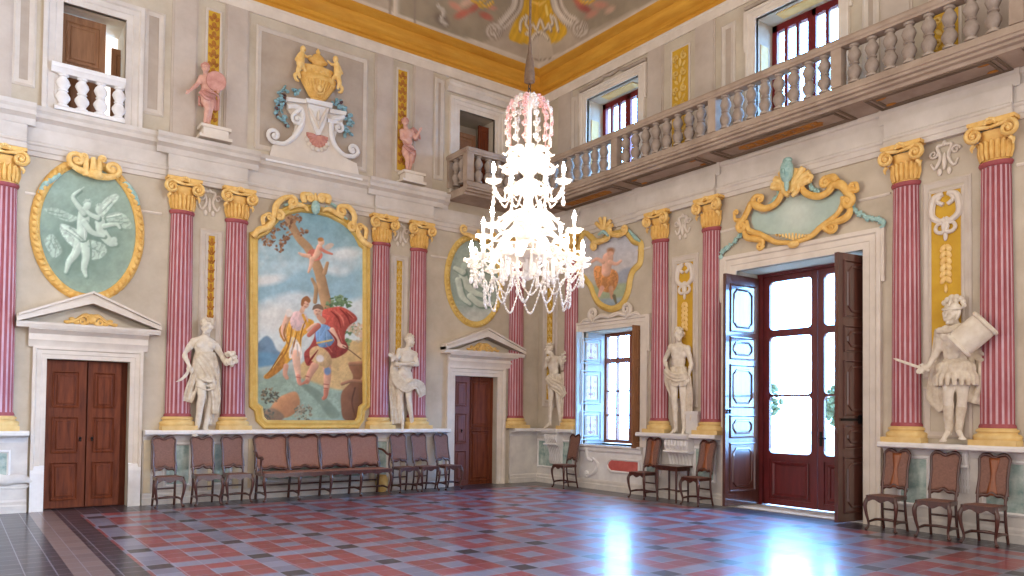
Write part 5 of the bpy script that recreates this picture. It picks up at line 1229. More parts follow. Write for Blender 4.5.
H = LW(315, 50)[1]-z0; b = MB(); k = H; FY = .36
b.lathe([(.001, 0), (.16, 0), (.165, .03), (.13, .05), (.12, .10), (.15, .20), (.22, .32), (.30, .40), (.33, .44), (.34, .49), (.31, .52), (.26, .53), (.26, .60), (.28, .62), (.28, .65), (.20, .66), (.16, .68), (.001, .68)], 24, (0, 0, 0), 0, 2*PI, FY)
for i in range(15): a = PI+PI*(i+.5)/15; b.cap((.14*math.cos(a), FY*.14*math.sin(a), .14), .015, (.30*math.cos(a), FY*.30*math.sin(a), .40), .024, 6)
for i in range(9): b.ell((.24*math.cos(PI+PI*(i+.5)/9), FY*.26*math.sin(PI+PI*(i+.5)/9), .57), (.025, .02, .025), n=7)
b.v = [(x*k, y*k, z*k) for x, y, z in b.v]; b.build('bowl', GOLD, ur, 50); b = MB()
b.lathe([(.10, .68), (.105, .72), (.17, .75), (.18, .78), (.12, .82), (.08, .87), (.03, .90), (.045, .93), (.02, .97), (.001, 1.0)], 20, (0, 0, 0), 0, 2*PI, .4); b.v = [(x*k, y*k, z*k) for x, y, z in b.v]; b.build('lid', GOLD, ur, 50)
for s_ in (-1, 1):      # a small seated figure as handle on either side
    b = MB(); q = lambda x, z: (s_*x*k, -.07, z*k)
    b.cap(q(.33, .62), .075, q(.31, .78), .055, 10); b.ell(q(.29, .87), (.055, .055, .065), n=10); b.cap(q(.30, .78), .034, q(.22, .76), .024, 8); b.cap(q(.22, .76), .024, q(.15, .80), .018, 8); b.cap(q(.35, .76), .034, q(.41, .66), .026, 8)
    b.cap(q(.33, .60), .055, q(.37, .48), .045, 8); b.cap(q(.37, .48), .04, q(.34, .38), .026, 8); b.cap(q(.31, .60), .05, q(.25, .52), .035, 8); b.spline([q(.37, .44), q(.42, .40), q(.40, .33), q(.34, .31)], [.03, .035, .03, .015], 8)
    sculpt(b, 'handle_figure', GOLD_L, ur, .011, 2)
b = MB(); b.tube2(spiral((0, .27*k), .085*k, .085*k, 0, 1, 20), .014, .10, 6); b.ell((0, -.10, .27*k), (.05*k, .03, .06*k)); b.build('roundel', GOLD_L, ur, 50)
rs = random.Random(9)
for P in (c5((160, 195), (120, 205), (95, 240), (92, 285), (105, 325)), c5((300, 235), (325, 262), (348, 300), (355, 340), (350, 372))):
    b = MB(); e = MB(); g = path('L', cr(P, 6))
    for i in range(46):
        q = g[rs.randrange(len(g))]; (b if rs.random() < .72 else e).ell((q[0]-O[0]+rs.uniform(-.09, .09), -.05-rs.random()*.04, q[1]-O[1]+rs.uniform(-.07, .07)), (rs.uniform(.03, .06), .03, rs.uniform(.02, .04)), Matrix.Rotation(rs.uniform(0, 3), 3, 'Y'), 6)
    b.build('flower_garland', FLOWB, pe, 50); e.build('dark_flowers', FLOWD, pe, 50)

# ================================================================== YELLOW ORNAMENT PANELS
def ornament_panel(wall, u0, u1, z0, z1, lab, kind):
    uc = (u0+u1)/2; w = (u1-u0); h = z1-z0
    r = empty('ornament_panel', wall, uc, 0, z0, 0, lab, 'panel', 'yellow ornament strips')
    MB().box(-w/2, w/2, -.014, -.002, 0, h).build('field', YELLOW, r, 0)
    MB().ring([(-w/2, 0), (w/2, 0), (w/2, h), (-w/2, h)], [(-.02, .0), (-.02, .02), (.0, .03), (.02, .02), (.02, .0)]).build('moulding', STONE_P, r, 30)
    b = MB()
    if kind == 'chain':       # hanging husks, gilded
        n = int(h/.16)
        for i in range(n):
            z = h-.10-i*.155; b.ell((0, -.022, z), (w*.17, .02, .055), n=8)
            for s_ in (-1, 1): b.ell((s_*w*.22, -.02, z-.05), (w*.12, .015, .05), Matrix.Rotation(s_*.6, 3, 'Y'), 6)
        b.build('husk_chain', OCHRE_D if h < 2.2 else GOLD_P, r, 50)
    elif kind == 'knot':      # white strapwork above a gilded drop
        for s_ in (-1, 1):
            b.tube2(cr([(s_*.03, h-.05), (s_*.14, h-.10), (s_*.17, h-.32), (s_*.06, h-.42), (0, h-.38)], 6), [.035, .045, .04, .03], .03, 7); b.tube2(spiral((s_*.06, h-.50), .09, .05, PI/2, s_*1.1, 18), [.035, .02], .035, 7)
            b.tube2(cr([(s_*.05, h-.05), (s_*.10, h-.14), (s_*.03, h-.2)], 5), .03, .03, 7)
        b.ell((0, -.03, h-.62), (.03, .02, .07)); b.build('strapwork', STONE, r, 50); b = MB()
        for i in range(6):
            z = h-.78-i*.085
            for s_ in (-1, 1): b.ell((s_*.035, -.025, z), (.035, .018, .06), Matrix.Rotation(-s_*.5, 3, 'Y'), 7)
        b.ell((0, -.025, h-1.32), (.02, .02, .06)); b.build('husk_drop', GOLD_L, r, 50)
    else:                      # upper storey: gilded arabesque
        for i in range(int(h/.30)):
            z = h-.18-i*.30
            for s_ in (-1, 1): b.tube2(spiral((s_*w*.22, z), w*.17, .01, s_*PI/2, s_*1.3, 16), [.026, .012], .025, 6); b.ell((s_*w*.2, -.02, z-.15), (.03, .015, .06), Matrix.Rotation(s_*.7, 3, 'Y'), 6)
            b.ell((0, -.025, z-.1), (.035, .02, .08))
        b.build('arabesque', GOLD_P, r, 50)
    return r
ornament_panel('L', -7.23, -7.0, 6.25, 8.26, 'yellow strip behind the putto with the tambourine', 'chain')
ornament_panel('L', -3.65, -3.41, 6.25, 8.28, 'yellow strip behind the putto with raised drapery', 'chain')
ornament_panel('L', -7.15, -7.01, 2.9, 4.46, 'narrow yellow strip above the flower bundle statue', 'chain')
ornament_panel('L', -3.62, -3.46, 1.9, 4.5, 'narrow yellow strip behind the statue with crossed arms', 'chain')
ornament_panel('R', 3.99, 4.39, 1.8, 4.28, 'yellow panel behind the bare chested statue left of the garden door', 'knot')
ornament_panel('R', 8.39, 8.80, 2.2, 4.56, 'wide yellow panel behind the warrior statue', 'knot')
ornament_panel('R', .29, .52, 1.8, 4.3, 'narrow yellow strip behind the slender statue in the corner', 'chain')
ornament_panel('R', 3.84, 4.26, 6.25, 8.24, 'yellow arabesque panel between the two red upper windows', 'arab')
ornament_panel('R', 8.40, 8.78, 6.25, 8.24, 'yellow arabesque panel behind the right end of the gallery balusters', 'arab')
# small relief monograms between the capitals
def monogram(wall, u, z, lab):
    b = MB()
    for s_ in (-1, 1):
        b.tube2(cr([(s_*.02, .22), (s_*.09, .20), (s_*.05, .05), (s_*.12, -.08), (s_*.17, 0)], 5), [.022, .026, .022, .012], .02, 6); b.tube2(spiral((s_*.14, .12), .06, .01, 0, s_*1.3, 14), [.02, .01], .02, 6); b.ell((s_*.06, -.02, -.14), (.03, .02, .05))
    b.ell((0, -.02, .0), (.03, .03, .12)); b.ell((0, -.02, .24), (.03, .02, .04))
    o = b.build('relief_ornament', STONE, None, 50); place(o, wall, u, 0, z); tag(o, lab, 'relief', 'stucco leaf reliefs between capitals')
monogram('L', -7.13, 4.95, 'pale leaf relief between the capitals above the flower bundle statue'); monogram('L', -3.53, 4.95, 'pale leaf relief between the capitals right of the big fresco')
monogram('R', 4.13, 4.88, 'pale leaf relief between the capitals left of the garden door'); monogram('R', 8.58, 4.95, 'pale leaf relief between the capitals above the warrior statue')

# ================================================================== DADO: MARBLE PANELS AND BRACKETS
def marble(wall, u0, u1, z0, z1, m, lab, rnd=False):
    w, h = u1-u0, z1-z0; r = empty('marble_panel', wall, (u0+u1)/2, .03, z0, 0, lab, 'panel', 'painted marble panels of the dado')
    P = [(-w/2, 0), (w/2, 0), (w/2, h), (-w/2, h)]
    if rnd: k = h*.45; P = [(-w/2+k, 0), (w/2, 0), (w/2, h), (-w/2+k, h), (-w/2+k*.3, h*.8), (-w/2, h/2), (-w/2+k*.3, h*.2)]
    MB().prism(P, -.008, 0).build('slab', m, r, 0); MB().ring(P, [(-.035, 0), (-.035, .02), (-.01, .03), (.012, .012), (.012, 0)]).build('moulding', STONE_W, r, 30)
marble('R', .08, 1.22, .36, .92, GREEN, 'green marbled dado panel behind the corner chair')
marble('R', 3.30, 3.62, .40, .94, GREEN, 'green marbled dado panel behind the chair right of the window'); marble('R', 4.46, 4.86, .40, .94, GREEN, 'green marbled dado panel behind the small dark table')
marble('R', 8.00, 8.36, .36, .98, GREEN, 'green marbled dado panel behind the first chair right of the garden door'); marble('R', 9.06, 9.5, .36, .98, GREEN, 'green marbled dado panel behind the rightmost chair')
marble('R', 2.27, 3.10, .40, .62, REDM, 'red marble inlay under the shuttered window', True)
marble('L', -7.72, -7.36, .3, .95, GREEN, 'green marbled dado panel between the first and second chairs'); marble('L', -6.98, -6.72, .3, .95, GREEN, 'green marbled dado panel between the second and third chairs')
marble('L', -3.98, -3.76, .3, .95, GREEN, 'green marbled dado panel beside the right arm of the bench'); marble('L', -10.3, -9.84, .54, .88, GREEN, 'green marbled dado panel at the left edge of the photo')
marble('L', -6.2, -4.2, .3, .95, GREEN, 'green marbled dado panel behind the long bench')
b = MB()
for u in (-8.0, -7.30, -7.02, -6.62, -6.36, -4.08, -3.70, -3.42, -3.05, -2.55): b.box(u-.05, u+.05, -.05, -.03, .19, 1.03)
o = b.build('trim_20', STRIP, None, 0); place(o, 'L'); tag(o, **S)
# reclining scroll figure of the left dado: a pale scroll
b = MB(); q = [LW(x, y) for x, y in ((-14, 474), (4, 480), (16, 479), (28, 480), (38, 486))]
b.tube2(cr(q, 6), [.05, .08, .07, .055, .02], .05, 10, .6); b.tube2(cr([LW(x, y) for x, y in ((0, 488), (14, 488), (26, 487), (36, 480))], 6), .014, .04, 6); o = b.build('scroll_ornament', STONE_D, None, 50); place(o, 'L'); tag(o, 'pale scroll relief on the dado at the left edge of the photo', 'relief')
# fluted brackets that carry two of the statues
def bracket(u, w, zb, lab, kd=1.0):
    r = empty('bracket', 'R', u, 0, zb, 0, lab, 'bracket', 'fluted brackets under the statues'); H = ZB-.075-zb
    b = MB(); b.run([(0, H-.02), (.27, H-.02), (.29, H+.01), (.30, H+.05), (.28, H+.075), (0, H+.075)], -w*.58, w*.58); b.v = [(x, y*kd, z) for x, y, z in b.v]; b.build('top_slab', STONE_W, r, 25)
    b = MB(); pr = [(0, H*.0), (.07, H*.02), (.10, H*.14), (.09, H*.3), (.13, H*.5), (.20, H*.66), (.25, H*.8), (.24, H*.92), (.20, H-.02), (0, H-.02)]
    n = 7
    for i in range(n):
        a = -w/2+w*i/n; b.run(pr, a+.008, a+w/n-.008); b.run([(max(0, d-.03), z) for d, z in pr], a, a+w/n)
    b.run([(0, H*.58), (.235, H*.60), (.25, H*.63), (.235, H*.66), (0, H*.68)], -w*.54, w*.54); b.v = [(x, y*kd, z) for x, y, z in b.v]; b.build('console', STONE_W, r, 30)
bracket(T_u3 := RW(553, 430, .15)[0], .40, .42, 'white fluted bracket under the slender corner statue'); bracket(RW(678.5, 436, .15)[0], .52, .45, 'white fluted bracket under the bare chested statue')
bracket(RW(957, 440, .1)[0], .24, .55, 'white fluted bracket under the warrior statue, behind the chairs', .45)
# scroll relief of the window apron
b = MB(); scroll(b, 'R', [(588, 448), (589, 458), (594, 461)], [.05, .05, .03], (0, 0), .04); scroll(b, 'R', [(594, 458), (599, 464), (596, 472), (589, 476)], [.03, .05, .05, .04], (0, 0), .04, None, (.06, -1)); o = b.build('scroll_ornament', STONE_W, None, 50); place(o, 'R'); tag(o, 'white scroll relief under the window, beside the corner chair', 'relief')

# ================================================================== GALLERY AND BALUSTRADES
GD = .77
b = MB()   # right gallery with its return along the left wall
prof = [(0, 5.87), (GD-.14, 5.87), (GD-.12, 5.91), (GD-.06, 5.92), (GD-.06, 5.955), (GD-.01, 5.965), (GD-.01, 6.0), (GD+.01, 6.01), (GD+.01, 6.035), (GD-.04, 6.04), (GD-.04, 6.12), (GD-.16, 6.12), (GD-.16, 6.02), (0, 6.02)]
vs = []
n = len(prof)
for d, z in prof: vs.append((-d, -15.0, z))
for d, z in prof: vs.append((-d, -d, z))
for d, z in prof: vs.append((-2.46, -d, z))
fs = [list(range(n)), list(range(3*n-1, 2*n-1, -1))]
for s_ in (0, 1): fs += [(s_*n+i, s_*n+(i+1) % n, (s_+1)*n+(i+1) % n, (s_+1)*n+i) for i in range(n)]
b.add(vs, fs); o = b.build('trim_21', STONE_G, None, 20); tag(o, **S)
b = MB()
def facedown(mb): mb.v = [(u, z, 5.869+y) for u, y, z in mb.v]      # drawn in (u, z), turned face down under the slab
LABS = ('near the room corner', 'right of the shuttered window', 'above the cartouche', 'above the column right of the garden door', 'at the far right')
for k_, (a, c) in enumerate(((1.0, 2.9), (3.2, 4.9), (5.2, 7.4), (7.8, 9.4), (9.7, 11.5))):
    for k, (i, j) in enumerate(((.0, .0), (.09, .05))): b.ring([(a+i, -.58+j), (c-i, -.58+j), (c-i, -.10-j), (a+i, -.10-j)], [(-.02, 0), (-.02, .015), (0, .022), (.02, .012), (.02, 0)])
    m_ = (a+c)/2; w = (c-a)*.30; g = MB()
    if k_ in (0, 2):
        g.ring([(m_-w, -.41), (m_+w, -.41), (m_+w, -.26), (m_-w, -.26)], [(-.02, 0), (-.02, .012), (.02, .012), (.02, 0)])
        for q in np.linspace(m_-w, m_+w, 9): g.ell((q, -.006, -.335), (.08, .012, .05), n=8)
    else:
        o = empty('soffit_ornament', 'R')
        for u in (a+.16, c-.16):
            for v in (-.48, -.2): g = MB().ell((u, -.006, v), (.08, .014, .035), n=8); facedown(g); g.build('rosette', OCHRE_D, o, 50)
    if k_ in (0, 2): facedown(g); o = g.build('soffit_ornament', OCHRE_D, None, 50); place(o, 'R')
    tag(o, 'ochre ornament under the gallery soffit '+LABS[k_], 'ornament', 'gallery soffit ornaments')
facedown(b)
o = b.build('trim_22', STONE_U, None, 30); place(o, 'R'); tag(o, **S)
def bal_prof(h): return [(r, z*h) for r, z in ((.001, 0), (.062, 0), (.062, .05), (.045, .07), (.040, .10), (.055, .16), (.074, .26), (.072, .33), (.050, .43), (.040, .47), (.052, .49), (.052, .52), (.040, .54), (.056, .62), (.072, .72), (.060, .82), (.038, .90), (.036, .93), (.055, .95), (.055, 1.0), (.001, 1.0))]
bal0 = MB().lathe([(r*1.25, z) for r, z in bal_prof(.53)], 14).build('baluster', BALU, None, 40); bal0_me = bal0.data; bpy.data.objects.remove(bal0)
def balusters(root, wall_pts, z):
    for x, y in wall_pts:
        o = bpy.data.objects.new('baluster', bal0_me); COL.objects.link(o); o.parent = root; o.location = (x, y, z)
RAIL = [(-.085, 0), (-.085, .03), (-.105, .05), (-.105, .09), (-.08, .13), (.08, .13), (.105, .09), (.105, .05), (.085, .03), (.085, 0)]
gb = empty('balustrade', 'R', 0, GD-.09, 6.12, 0, 'long stone balustrade of the gallery along the right wall', 'balustrade')
b = MB(); b.add([(u, y, .54+z) for u in (.76, 15) for y, z in RAIL], [list(range(10)), list(range(19, 9, -1))]+[(i, (i+1) % 10, 10+(i+1) % 10, 10+i) for i in range(10)]); b.build('handrail', STONE_G, gb, 30)
for u in (3.10, 5.34, 7.47, 9.68, 11.9): MB().box(u-.075, u+.075, -.075, .075, 0, .54).build('pier', STONE_G, gb, 0)
us = [1.05+.245*i for i in range(8)]+[3.34+.247*i for i in range(8)]+[5.56+.2425*i for i in range(8)]+[7.70+.245*i for i in range(8)]+[9.9+.245*i for i in range(5)]
balusters(gb, [(u, 0) for u in us], .005)
cb = empty('balustrade', 'L', -1.6, GD-.09, 6.12, 0, 'short stone balcony balustrade in front of the corner opening', 'balustrade')
b = MB(); b.add([(u, y, .54+z) for u in (-.86, .84) for y, z in RAIL], [list(range(10)), list(range(19, 9, -1))]+[(i, (i+1) % 10, 10+(i+1) % 10, 10+i) for i in range(10)])
b.add([(-.79+y, d, .54+z) for d in (-.08, GD-.09) for y, z in RAIL], [list(range(10)), list(range(19, 9, -1))]+[(i, (i+1) % 10, 10+(i+1) % 10, 10+i) for i in range(10)]); b.build('handrail', STONE_G, cb, 30)
MB().box(-.87, -.71, -.08, .08, 0, .54).build('pier', STONE_G, cb, 0); MB().box(.72, .88, -.08, .08, 0, .54).build('pier', STONE_G, cb, 0); MB().box(-.87, -.71, GD-.17, GD-.09, 0, .54).build('pier', STONE_G, cb, 0)
balusters(cb, [(-.55+.24*i, 0) for i in range(6)]+[(-.79, .22), (-.79, .44)], .005)
lb_ = empty('balustrade', 'L', -8.92, .06, 5.98, 0, 'small white balustrade below the upper left shuttered opening', 'balustrade')
b = MB(); b.run([(-.06, .56), (.05, .56), (.07, .60), (.10, .63), (.10, .69), (.06, .71), (-.06, .71)], -.52, .47); b.build('handrail', STONE_W, lb_, 25); MB().run([(-.06, 0), (.08, 0), (.08, .05), (.05, .07), (-.06, .07)], -.47, .47).build('plinth', STONE_W, lb_, 25)
m2 = MB().lathe([(r*1.35, z) for r, z in bal_prof(.49)], 14, (0, 0, 0), 0, 2*PI, .6).build('baluster', STONE_W, None, 40).data; bpy.data.objects.remove([o for o in bpy.data.objects if o.data == m2][0])
for i in range(4): o = bpy.data.objects.new('baluster', m2); COL.objects.link(o); o.parent = lb_; o.location = (-.36+.25*i, 0, .07)

# ================================================================== SEATING
def cabriole(b, x, y, z, sx, sy_, h):
    b.spline([(x, y, h), (x+sx*.030, y+sy_*.030, h*.80), (x+sx*.018, y+sy_*.018, h*.52), (x-sx*.008, y-sy_*.008, h*.24), (x+sx*.004, y+sy_*.004, h*.08), (x+sx*.022, y+sy_*.022, .018)], [.030, .034, .025, .019, .019, .022], 8)
    b.ell((x+sx*.018, y+sy_*.018, .02), (.032, .032, .02))
def back_y(z): return .20+.15*max(0, (z-.46)/.64)**1.15      # rake of the back
def back_panel(parent, w, z0, z1, x0=0.0, splat=False, cane=None, nm='back_panel'):
    """wavy framed cane back centred on x0, half width w"""
    def pt(x, z): return (x0+x, back_y(z)-.0, z)
    def top(x): t = x/w; return z1+.012-.040*math.exp(-(t/.30)**2)-.055*(max(0, abs(t)-.62)/.38)**2.2
    def bot(x): t = x/w; return z0+.022*math.cos(PI*t)+.012*math.cos(3*PI*t)
    xs = np.linspace(-w, w, 25); edge = []
    for x in xs: edge.append(pt(x, top(x)))
    side = lambda s_: [pt(s_*(w-.018*math.sin(PI*k/8)), z1-.05+(z0-z1+.05)*k/8) for k in range(9)]
    b = MB(); b.tube(edge, [.020, .026, .020, .026, .020], 8)
    for s_ in (-1, 1): b.tube([pt(s_*w, top(s_*w))]+side(s_)+[pt(s_*w, z0)], .020, 8)
    b.tube([pt(x, bot(x)) for x in xs], .024, 8)
    fr = b.build('back_frame', CHAIR, parent, 60)
    rows = []
    for j in range(9):
        t = j/8; rows.append([(x0+x*(.97-.07*math.sin(PI*t)), back_y(bot(x)+(top(x)-bot(x))*t)+.002, bot(x)+(top(x)-bot(x))*t) for x in xs])
    o = MB().sheet(rows).build(nm, cane or CANE, parent, 60); md = o.modifiers.new('t', 'SOLIDIFY'); md.thickness = .008; md.offset = 0
    if splat:
        rows = []
        for j in range(13):
            t = j/12; hw = .052+.018*math.cos(2*PI*t); z = z0+(z1-.03-z0)*t; rows.append([(x0-hw, back_y(z)-.012, z), (x0-hw*.5, back_y(z)-.02, z), (x0+hw*.5, back_y(z)-.02, z), (x0+hw, back_y(z)-.012, z)])
        s = MB().sheet(rows).build('splat', SPLAT, parent, 60); md = s.modifiers.new('t', 'SOLIDIFY'); md.thickness = .012
    return fr
def seat_bm(w0, w1, y0, y1, z, t=.05, n=5):
    b = MB()
    out = [(-w0, y0+.03), (-w0+.03, y0), (w0-.03, y0), (w0, y0+.03), (w1, y1), (-w1, y1)]
    b.prism(out, z-t, z, 0, 'z'); ap = []
    for k in range(25): x = -w0+.02+(2*w0-.04)*k/24; ap.append((x, z-t-.022-.018*math.cos(k/24*4*PI*n/5)))
    b.prism([(-w0+.02, z-t)]+ap+[(w0-.02, z-t)], y0+.005, y0+.03)
    return b
def chair_proto(splat):
    r = bpy.data.objects.new('chair', None); COL.objects.link(r)
    seat_bm(.245, .205, -.26, .21, .475).build('seat', CHAIR, r, 30)
    MB().prism([(-.205, -.215), (.205, -.215), (.175, .17), (-.175, .17)], .4745, .482, 0, 'z').build('seat_panel', CANE, r, 0)
    for sx in (-1, 1):
        b = MB(); cabriole(b, sx*.215, -.225, 0, sx, -1, .44); b.build('leg', CHAIR, r, 60)
        b = MB(); b.spline([(sx*.19, .27, 0), (sx*.185, .215, .2), (sx*.182, .19, .46), (sx*.19, back_y(.62), .64)], [.021, .022, .022, .019], 8); b.build('leg', CHAIR, r, 60)
    back_panel(r, .205, .58, 1.07, 0, splat)
    b = MB()
    for sx in (-1, 1): b.spline([(sx*.205, -.21, .12), (sx*.195, 0, .135), (sx*.188, .235, .12)], [.016, .02, .016], 8)
    b.spline([(-.2, -.01, .135), (0, -.02, .15), (.2, -.01, .135)], [.016, .02, .016], 8); b.tube([(-.186, .215, .27), (.186, .215, .27)], .014, 8); b.tube([(-.186, .24, .12), (.186, .24, .12)], .014, 8)
    b.build('stretcher', CHAIR, r, 60)
    return r
plain, splat = chair_proto(False), chair_proto(True)
for root in (plain, splat):      # slim chairs: narrower and shallower than the first set-out
    for o in root.children:
        for v in o.data.vertices: v.co.x *= .86; v.co.y *= .74
used = {}
DL, DR = .42, .40
def put_chair(kind, wall, u, d, rot, lab):
    src = splat if kind == 's' else plain
    o = src if kind not in used else copy_tree(src); used[kind] = 1
    place(o, wall, u, d, 0, math.radians(rot)); tag(o, lab, 'chair', 'high backed walnut chairs')
put_chair('p', 'L', -7.78, DL, 2, 'high backed cane chair nearest to the left door')
put_chair('p', 'L', -7.20, DL, 2, 'second high backed cane chair from the left door')
put_chair('p', 'L', -6.72, DL, 2, 'high backed cane chair just left of the long bench')
put_chair('p', 'L', -3.59, DL, 4, 'high backed cane chair just right of the long bench')
put_chair('p', 'L', -3.13, DL, 6, 'high backed cane chair in the middle of the three right of the bench')
put_chair('p', 'L', -2.61, DL, 8, 'high backed cane chair beside the jamb of the second door')
put_chair('p', 'R', 1.41, DR, -6, 'high backed chair in the corner under the open shutter')
put_chair('s', 'R', 3.58, DR, -4, 'high backed chair with orange splat, left of the small dark table')
put_chair('s', 'R', 4.80, DR, -6, 'high backed chair with splat, between the small table and the garden door')
put_chair('s', 'R', 8.01, DR, -2, 'high backed chair with splat, nearest to the right of the garden door')
put_chair('p', 'R', 8.65, DR, 2, 'plain high backed cane chair below the warrior statue')
put_chair('s', 'R', 9.20, DR, -3, 'high backed chair with splat, rightmost in the photo')
# the long bench
be = empty('bench', 'L', -5.18, .44, 0, 0, 'long walnut bench with four cane backs under the big framed fresco', 'bench')
HW = 1.17
seat_bm(HW+.03, HW, -.28, .21, .475, .05, 20).build('seat', CHAIR, be, 30); MB().box(-HW+.03, HW-.03, -.24, .17, .4745, .483).build('seat_panel', CANE_B, be, 0)
for i in range(4): back_panel(be, HW/4-.004, .52, 1.075, -HW+HW/4*(2*i+1), False, CANE_B)
for i in range(5):
    x = -HW+.03+(2*HW-.06)*i/4
    b = MB(); cabriole(b, x, -.24, 0, (-1 if i == 0 else 1 if i == 4 else 0), -1, .44); b.build('leg', CHAIR, be, 60)
    b = MB(); b.spline([(x, .25, 0), (x, .21, .25), (x, .19, .46), (x, back_y(.56), .58)], [.024, .024, .022, .02], 8); b.build('leg', CHAIR, be, 60)
b = MB()
for i in range(5): x = -HW+.03+(2*HW-.06)*i/4; b.spline([(x, -.22, .12), (x, 0, .14), (x, .22, .12)], [.016, .02, .016], 8)
b.tube([(-HW+.03, .22, .24), (HW-.03, .22, .24)], .015, 8); b.tube([(-HW+.03, .02, .135), (HW-.03, .02, .135)], .014, 8); b.build('stretcher', CHAIR, be, 60)
for s_ in (-1, 1):
    x = s_*HW; b = MB(); b.spline([(x, back_y(.82), .82), (x+s_*.02, .12, .80), (x+s_*.03, -.04, .73), (x+s_*.02, -.16, .735), (x+s_*.01, -.20, .71)], [.018, .024, .022, .026, .02], 8); b.spline([(x+s_*.01, -.17, .46), (x+s_*.015, -.13, .58), (x+s_*.02, -.16, .73)], [.02, .018, .02], 8); b.build('armrest', CHAIR, be, 60)
# small dark table between two chairs
tb = empty('small_table', 'R', 4.20, .34, 0, 0, 'small dark wooden table between two chairs, left of the garden door', 'table')
MB().box(-.27, .27, -.20, .22, .605, .635).build('table_top', CHAIR, tb, 0); MB().box(-.235, .235, -.165, .185, .55, .605).build('apron', CHAIR, tb, 0)
for x in (-.215, .215):
    for y in (-.145, .165): MB().tube([(x, y, 0), (x, y, .56)], [.018, .022], 8).build('leg', CHAIR, tb, 60)
b = MB()
for x in (-.215, .215): b.tube([(x, -.145, .20), (x, .165, .20)], .013, 8)
b.tube([(-.215, .01, .20), (.215, .01, .20)], .013, 8); b.build('stretcher', CHAIR, tb, 60)
pt = MB().lathe([(.001, 0), (.10, 0), (.125, .04), (.15, .14), (.15, .22), (.125, .29), (.11, .31), (.12, .33), (.10, .33), (.095, .30), (.001, .28)], 20).build('pot', POT, None, 50); place(pt, 'L', -3.92, .145, 0); pt.scale = (.8, .8, .95); tag(pt, 'pale ochre pot on the floor behind the right end of the bench', 'pot')

# ================================================================== CHANDELIER
CX, CY, CZB = -5.3, -6.35, 2.70
ch = bpy.data.objects.new('chandelier', None); COL.objects.link(ch); ch.location = (CX, CY, CZB); tag(ch, 'large white glass chandelier with lit bulbs hanging in the middle', 'chandelier')
def rim(a, r, z): return (r*math.cos(a), r*math.sin(a), z)
top = CZ+CH-CZB
MB().tube([(0, 0, 2.95), (0, 0, top)], .014, 8).build('chain_sleeve', CLOTHM, ch); MB().lathe([(.02, 2.62), (.062, 2.63), (.060, 2.72), (.045, 2.86), (.024, 2.98), (.014, 3.1)], 16).build('canopy', CLOTHM, ch, 50)
b = MB()
for k in range(3): b.tube([(.018*math.cos(a), .0, 2.58-.055*k+.03*math.sin(a)) if k % 2 else (0, .018*math.cos(a), 2.58-.055*k+.03*math.sin(a)) for a in np.linspace(0, 2*PI, 13)[:-1]], .006, 6, True)
b.build('chain', IRON, ch)
MB().lathe([(.001, .42), (.03, .44), (.05, .50), (.03, .56), (.05, .60), (.11, .66), (.13, .72), (.08, .80), (.05, .90), (.09, .98), (.15, 1.04), (.16, 1.08), (.07, 1.14), (.05, 1.28), (.08, 1.34), (.12, 1.40), (.12, 1.44), (.06, 1.50), (.045, 1.66), (.07, 1.74), (.06, 1.80), (.03, 1.9), (.03, 2.3), (.06, 2.38), (.05, 2.44), (.02, 2.50), (.001, 2.52)], 20).build('stem', GLASSW, ch, 60)
def strand(P, r, n, m, nm, par, step=1):
    """thread of beads along a path"""
    Q = cr(P, n); b = MB(); b.tube(Q, r*.35, 5)
    for i in range(0, len(Q), step): b.ell(Q[i], r*(1.0 if (i//step) % 2 else .72), n=6)
    return b.build(nm, m, par, 60)
for k in range(13):      # cage of pink and white blossoms under the canopy
    a = 2*PI*k/13; Q = cr([rim(a, .05, 2.44), rim(a, .17, 2.40), rim(a, .245, 2.28), rim(a, .255, 2.10), rim(a, .235, 1.88)], 5); b = MB(); b.tube(Q, .006, 5)
    for i in range(4, len(Q), 3):
        q = Vector(Q[i]); o_ = Vector((math.cos(a), math.sin(a), 0)); t_ = Vector((-o_.y, o_.x, 0))
        for p in range(5): an = 2*PI*p/5+k; c = q+o_*.012+t_*(.022*math.cos(an))+Vector((0, 0, .022*math.sin(an))); b.ell(c, .017, n=6)
    b.build('blossom_strand', GLASSP if k % 2 == 0 else GLASSW, ch, 60)
def leaf(par, a, r0, z0, r1, z1, h, m=GLASSW, nm='leaf', wd=.05):
    rows = []
    for j in range(8):
        t = j/7; r = r0+(r1-r0)*t; z = z0+(z1-z0)*t+h*math.sin(PI*min(1, t*1.15)); w = wd*math.sin(PI*(.08+.9*t))**.7; c = (-math.sin(a), math.cos(a))
        rows.append([(r*math.cos(a)+c[0]*w*q, r*math.sin(a)+c[1]*w*q, z-.35*w*abs(q)*(1+.4*math.sin(9*t))) for q in (-1, -.5, 0, .5, 1)])
    o = MB().sheet(rows).build(nm, m, par, 60); md = o.modifiers.new('t', 'SOLIDIFY'); md.thickness = .008; return o
for k in range(8): leaf(ch, 2*PI*k/8+.2, .05, 1.72, .30, 1.80, .10)
for k in range(10): leaf(ch, 2*PI*k/10, .06, .98, .42, 1.0, .12, wd=.08)
for k in range(8): leaf(ch, 2*PI*k/8+.3, .06, .80, .50, .72, .14, wd=.07)
for k in range(10): leaf(ch, 2*PI*k/10+.1, .10, .66, .58, .50, .14, wd=.07)
for k in range(8): leaf(ch, 2*PI*k/8+.1, .05, 1.55, .34, 1.66, .10, wd=.06)
for k in range(6): leaf(ch, 2*PI*k/6+.3, .05, 1.44, .22, 1.38, .06, wd=.05)
LAMPS = []
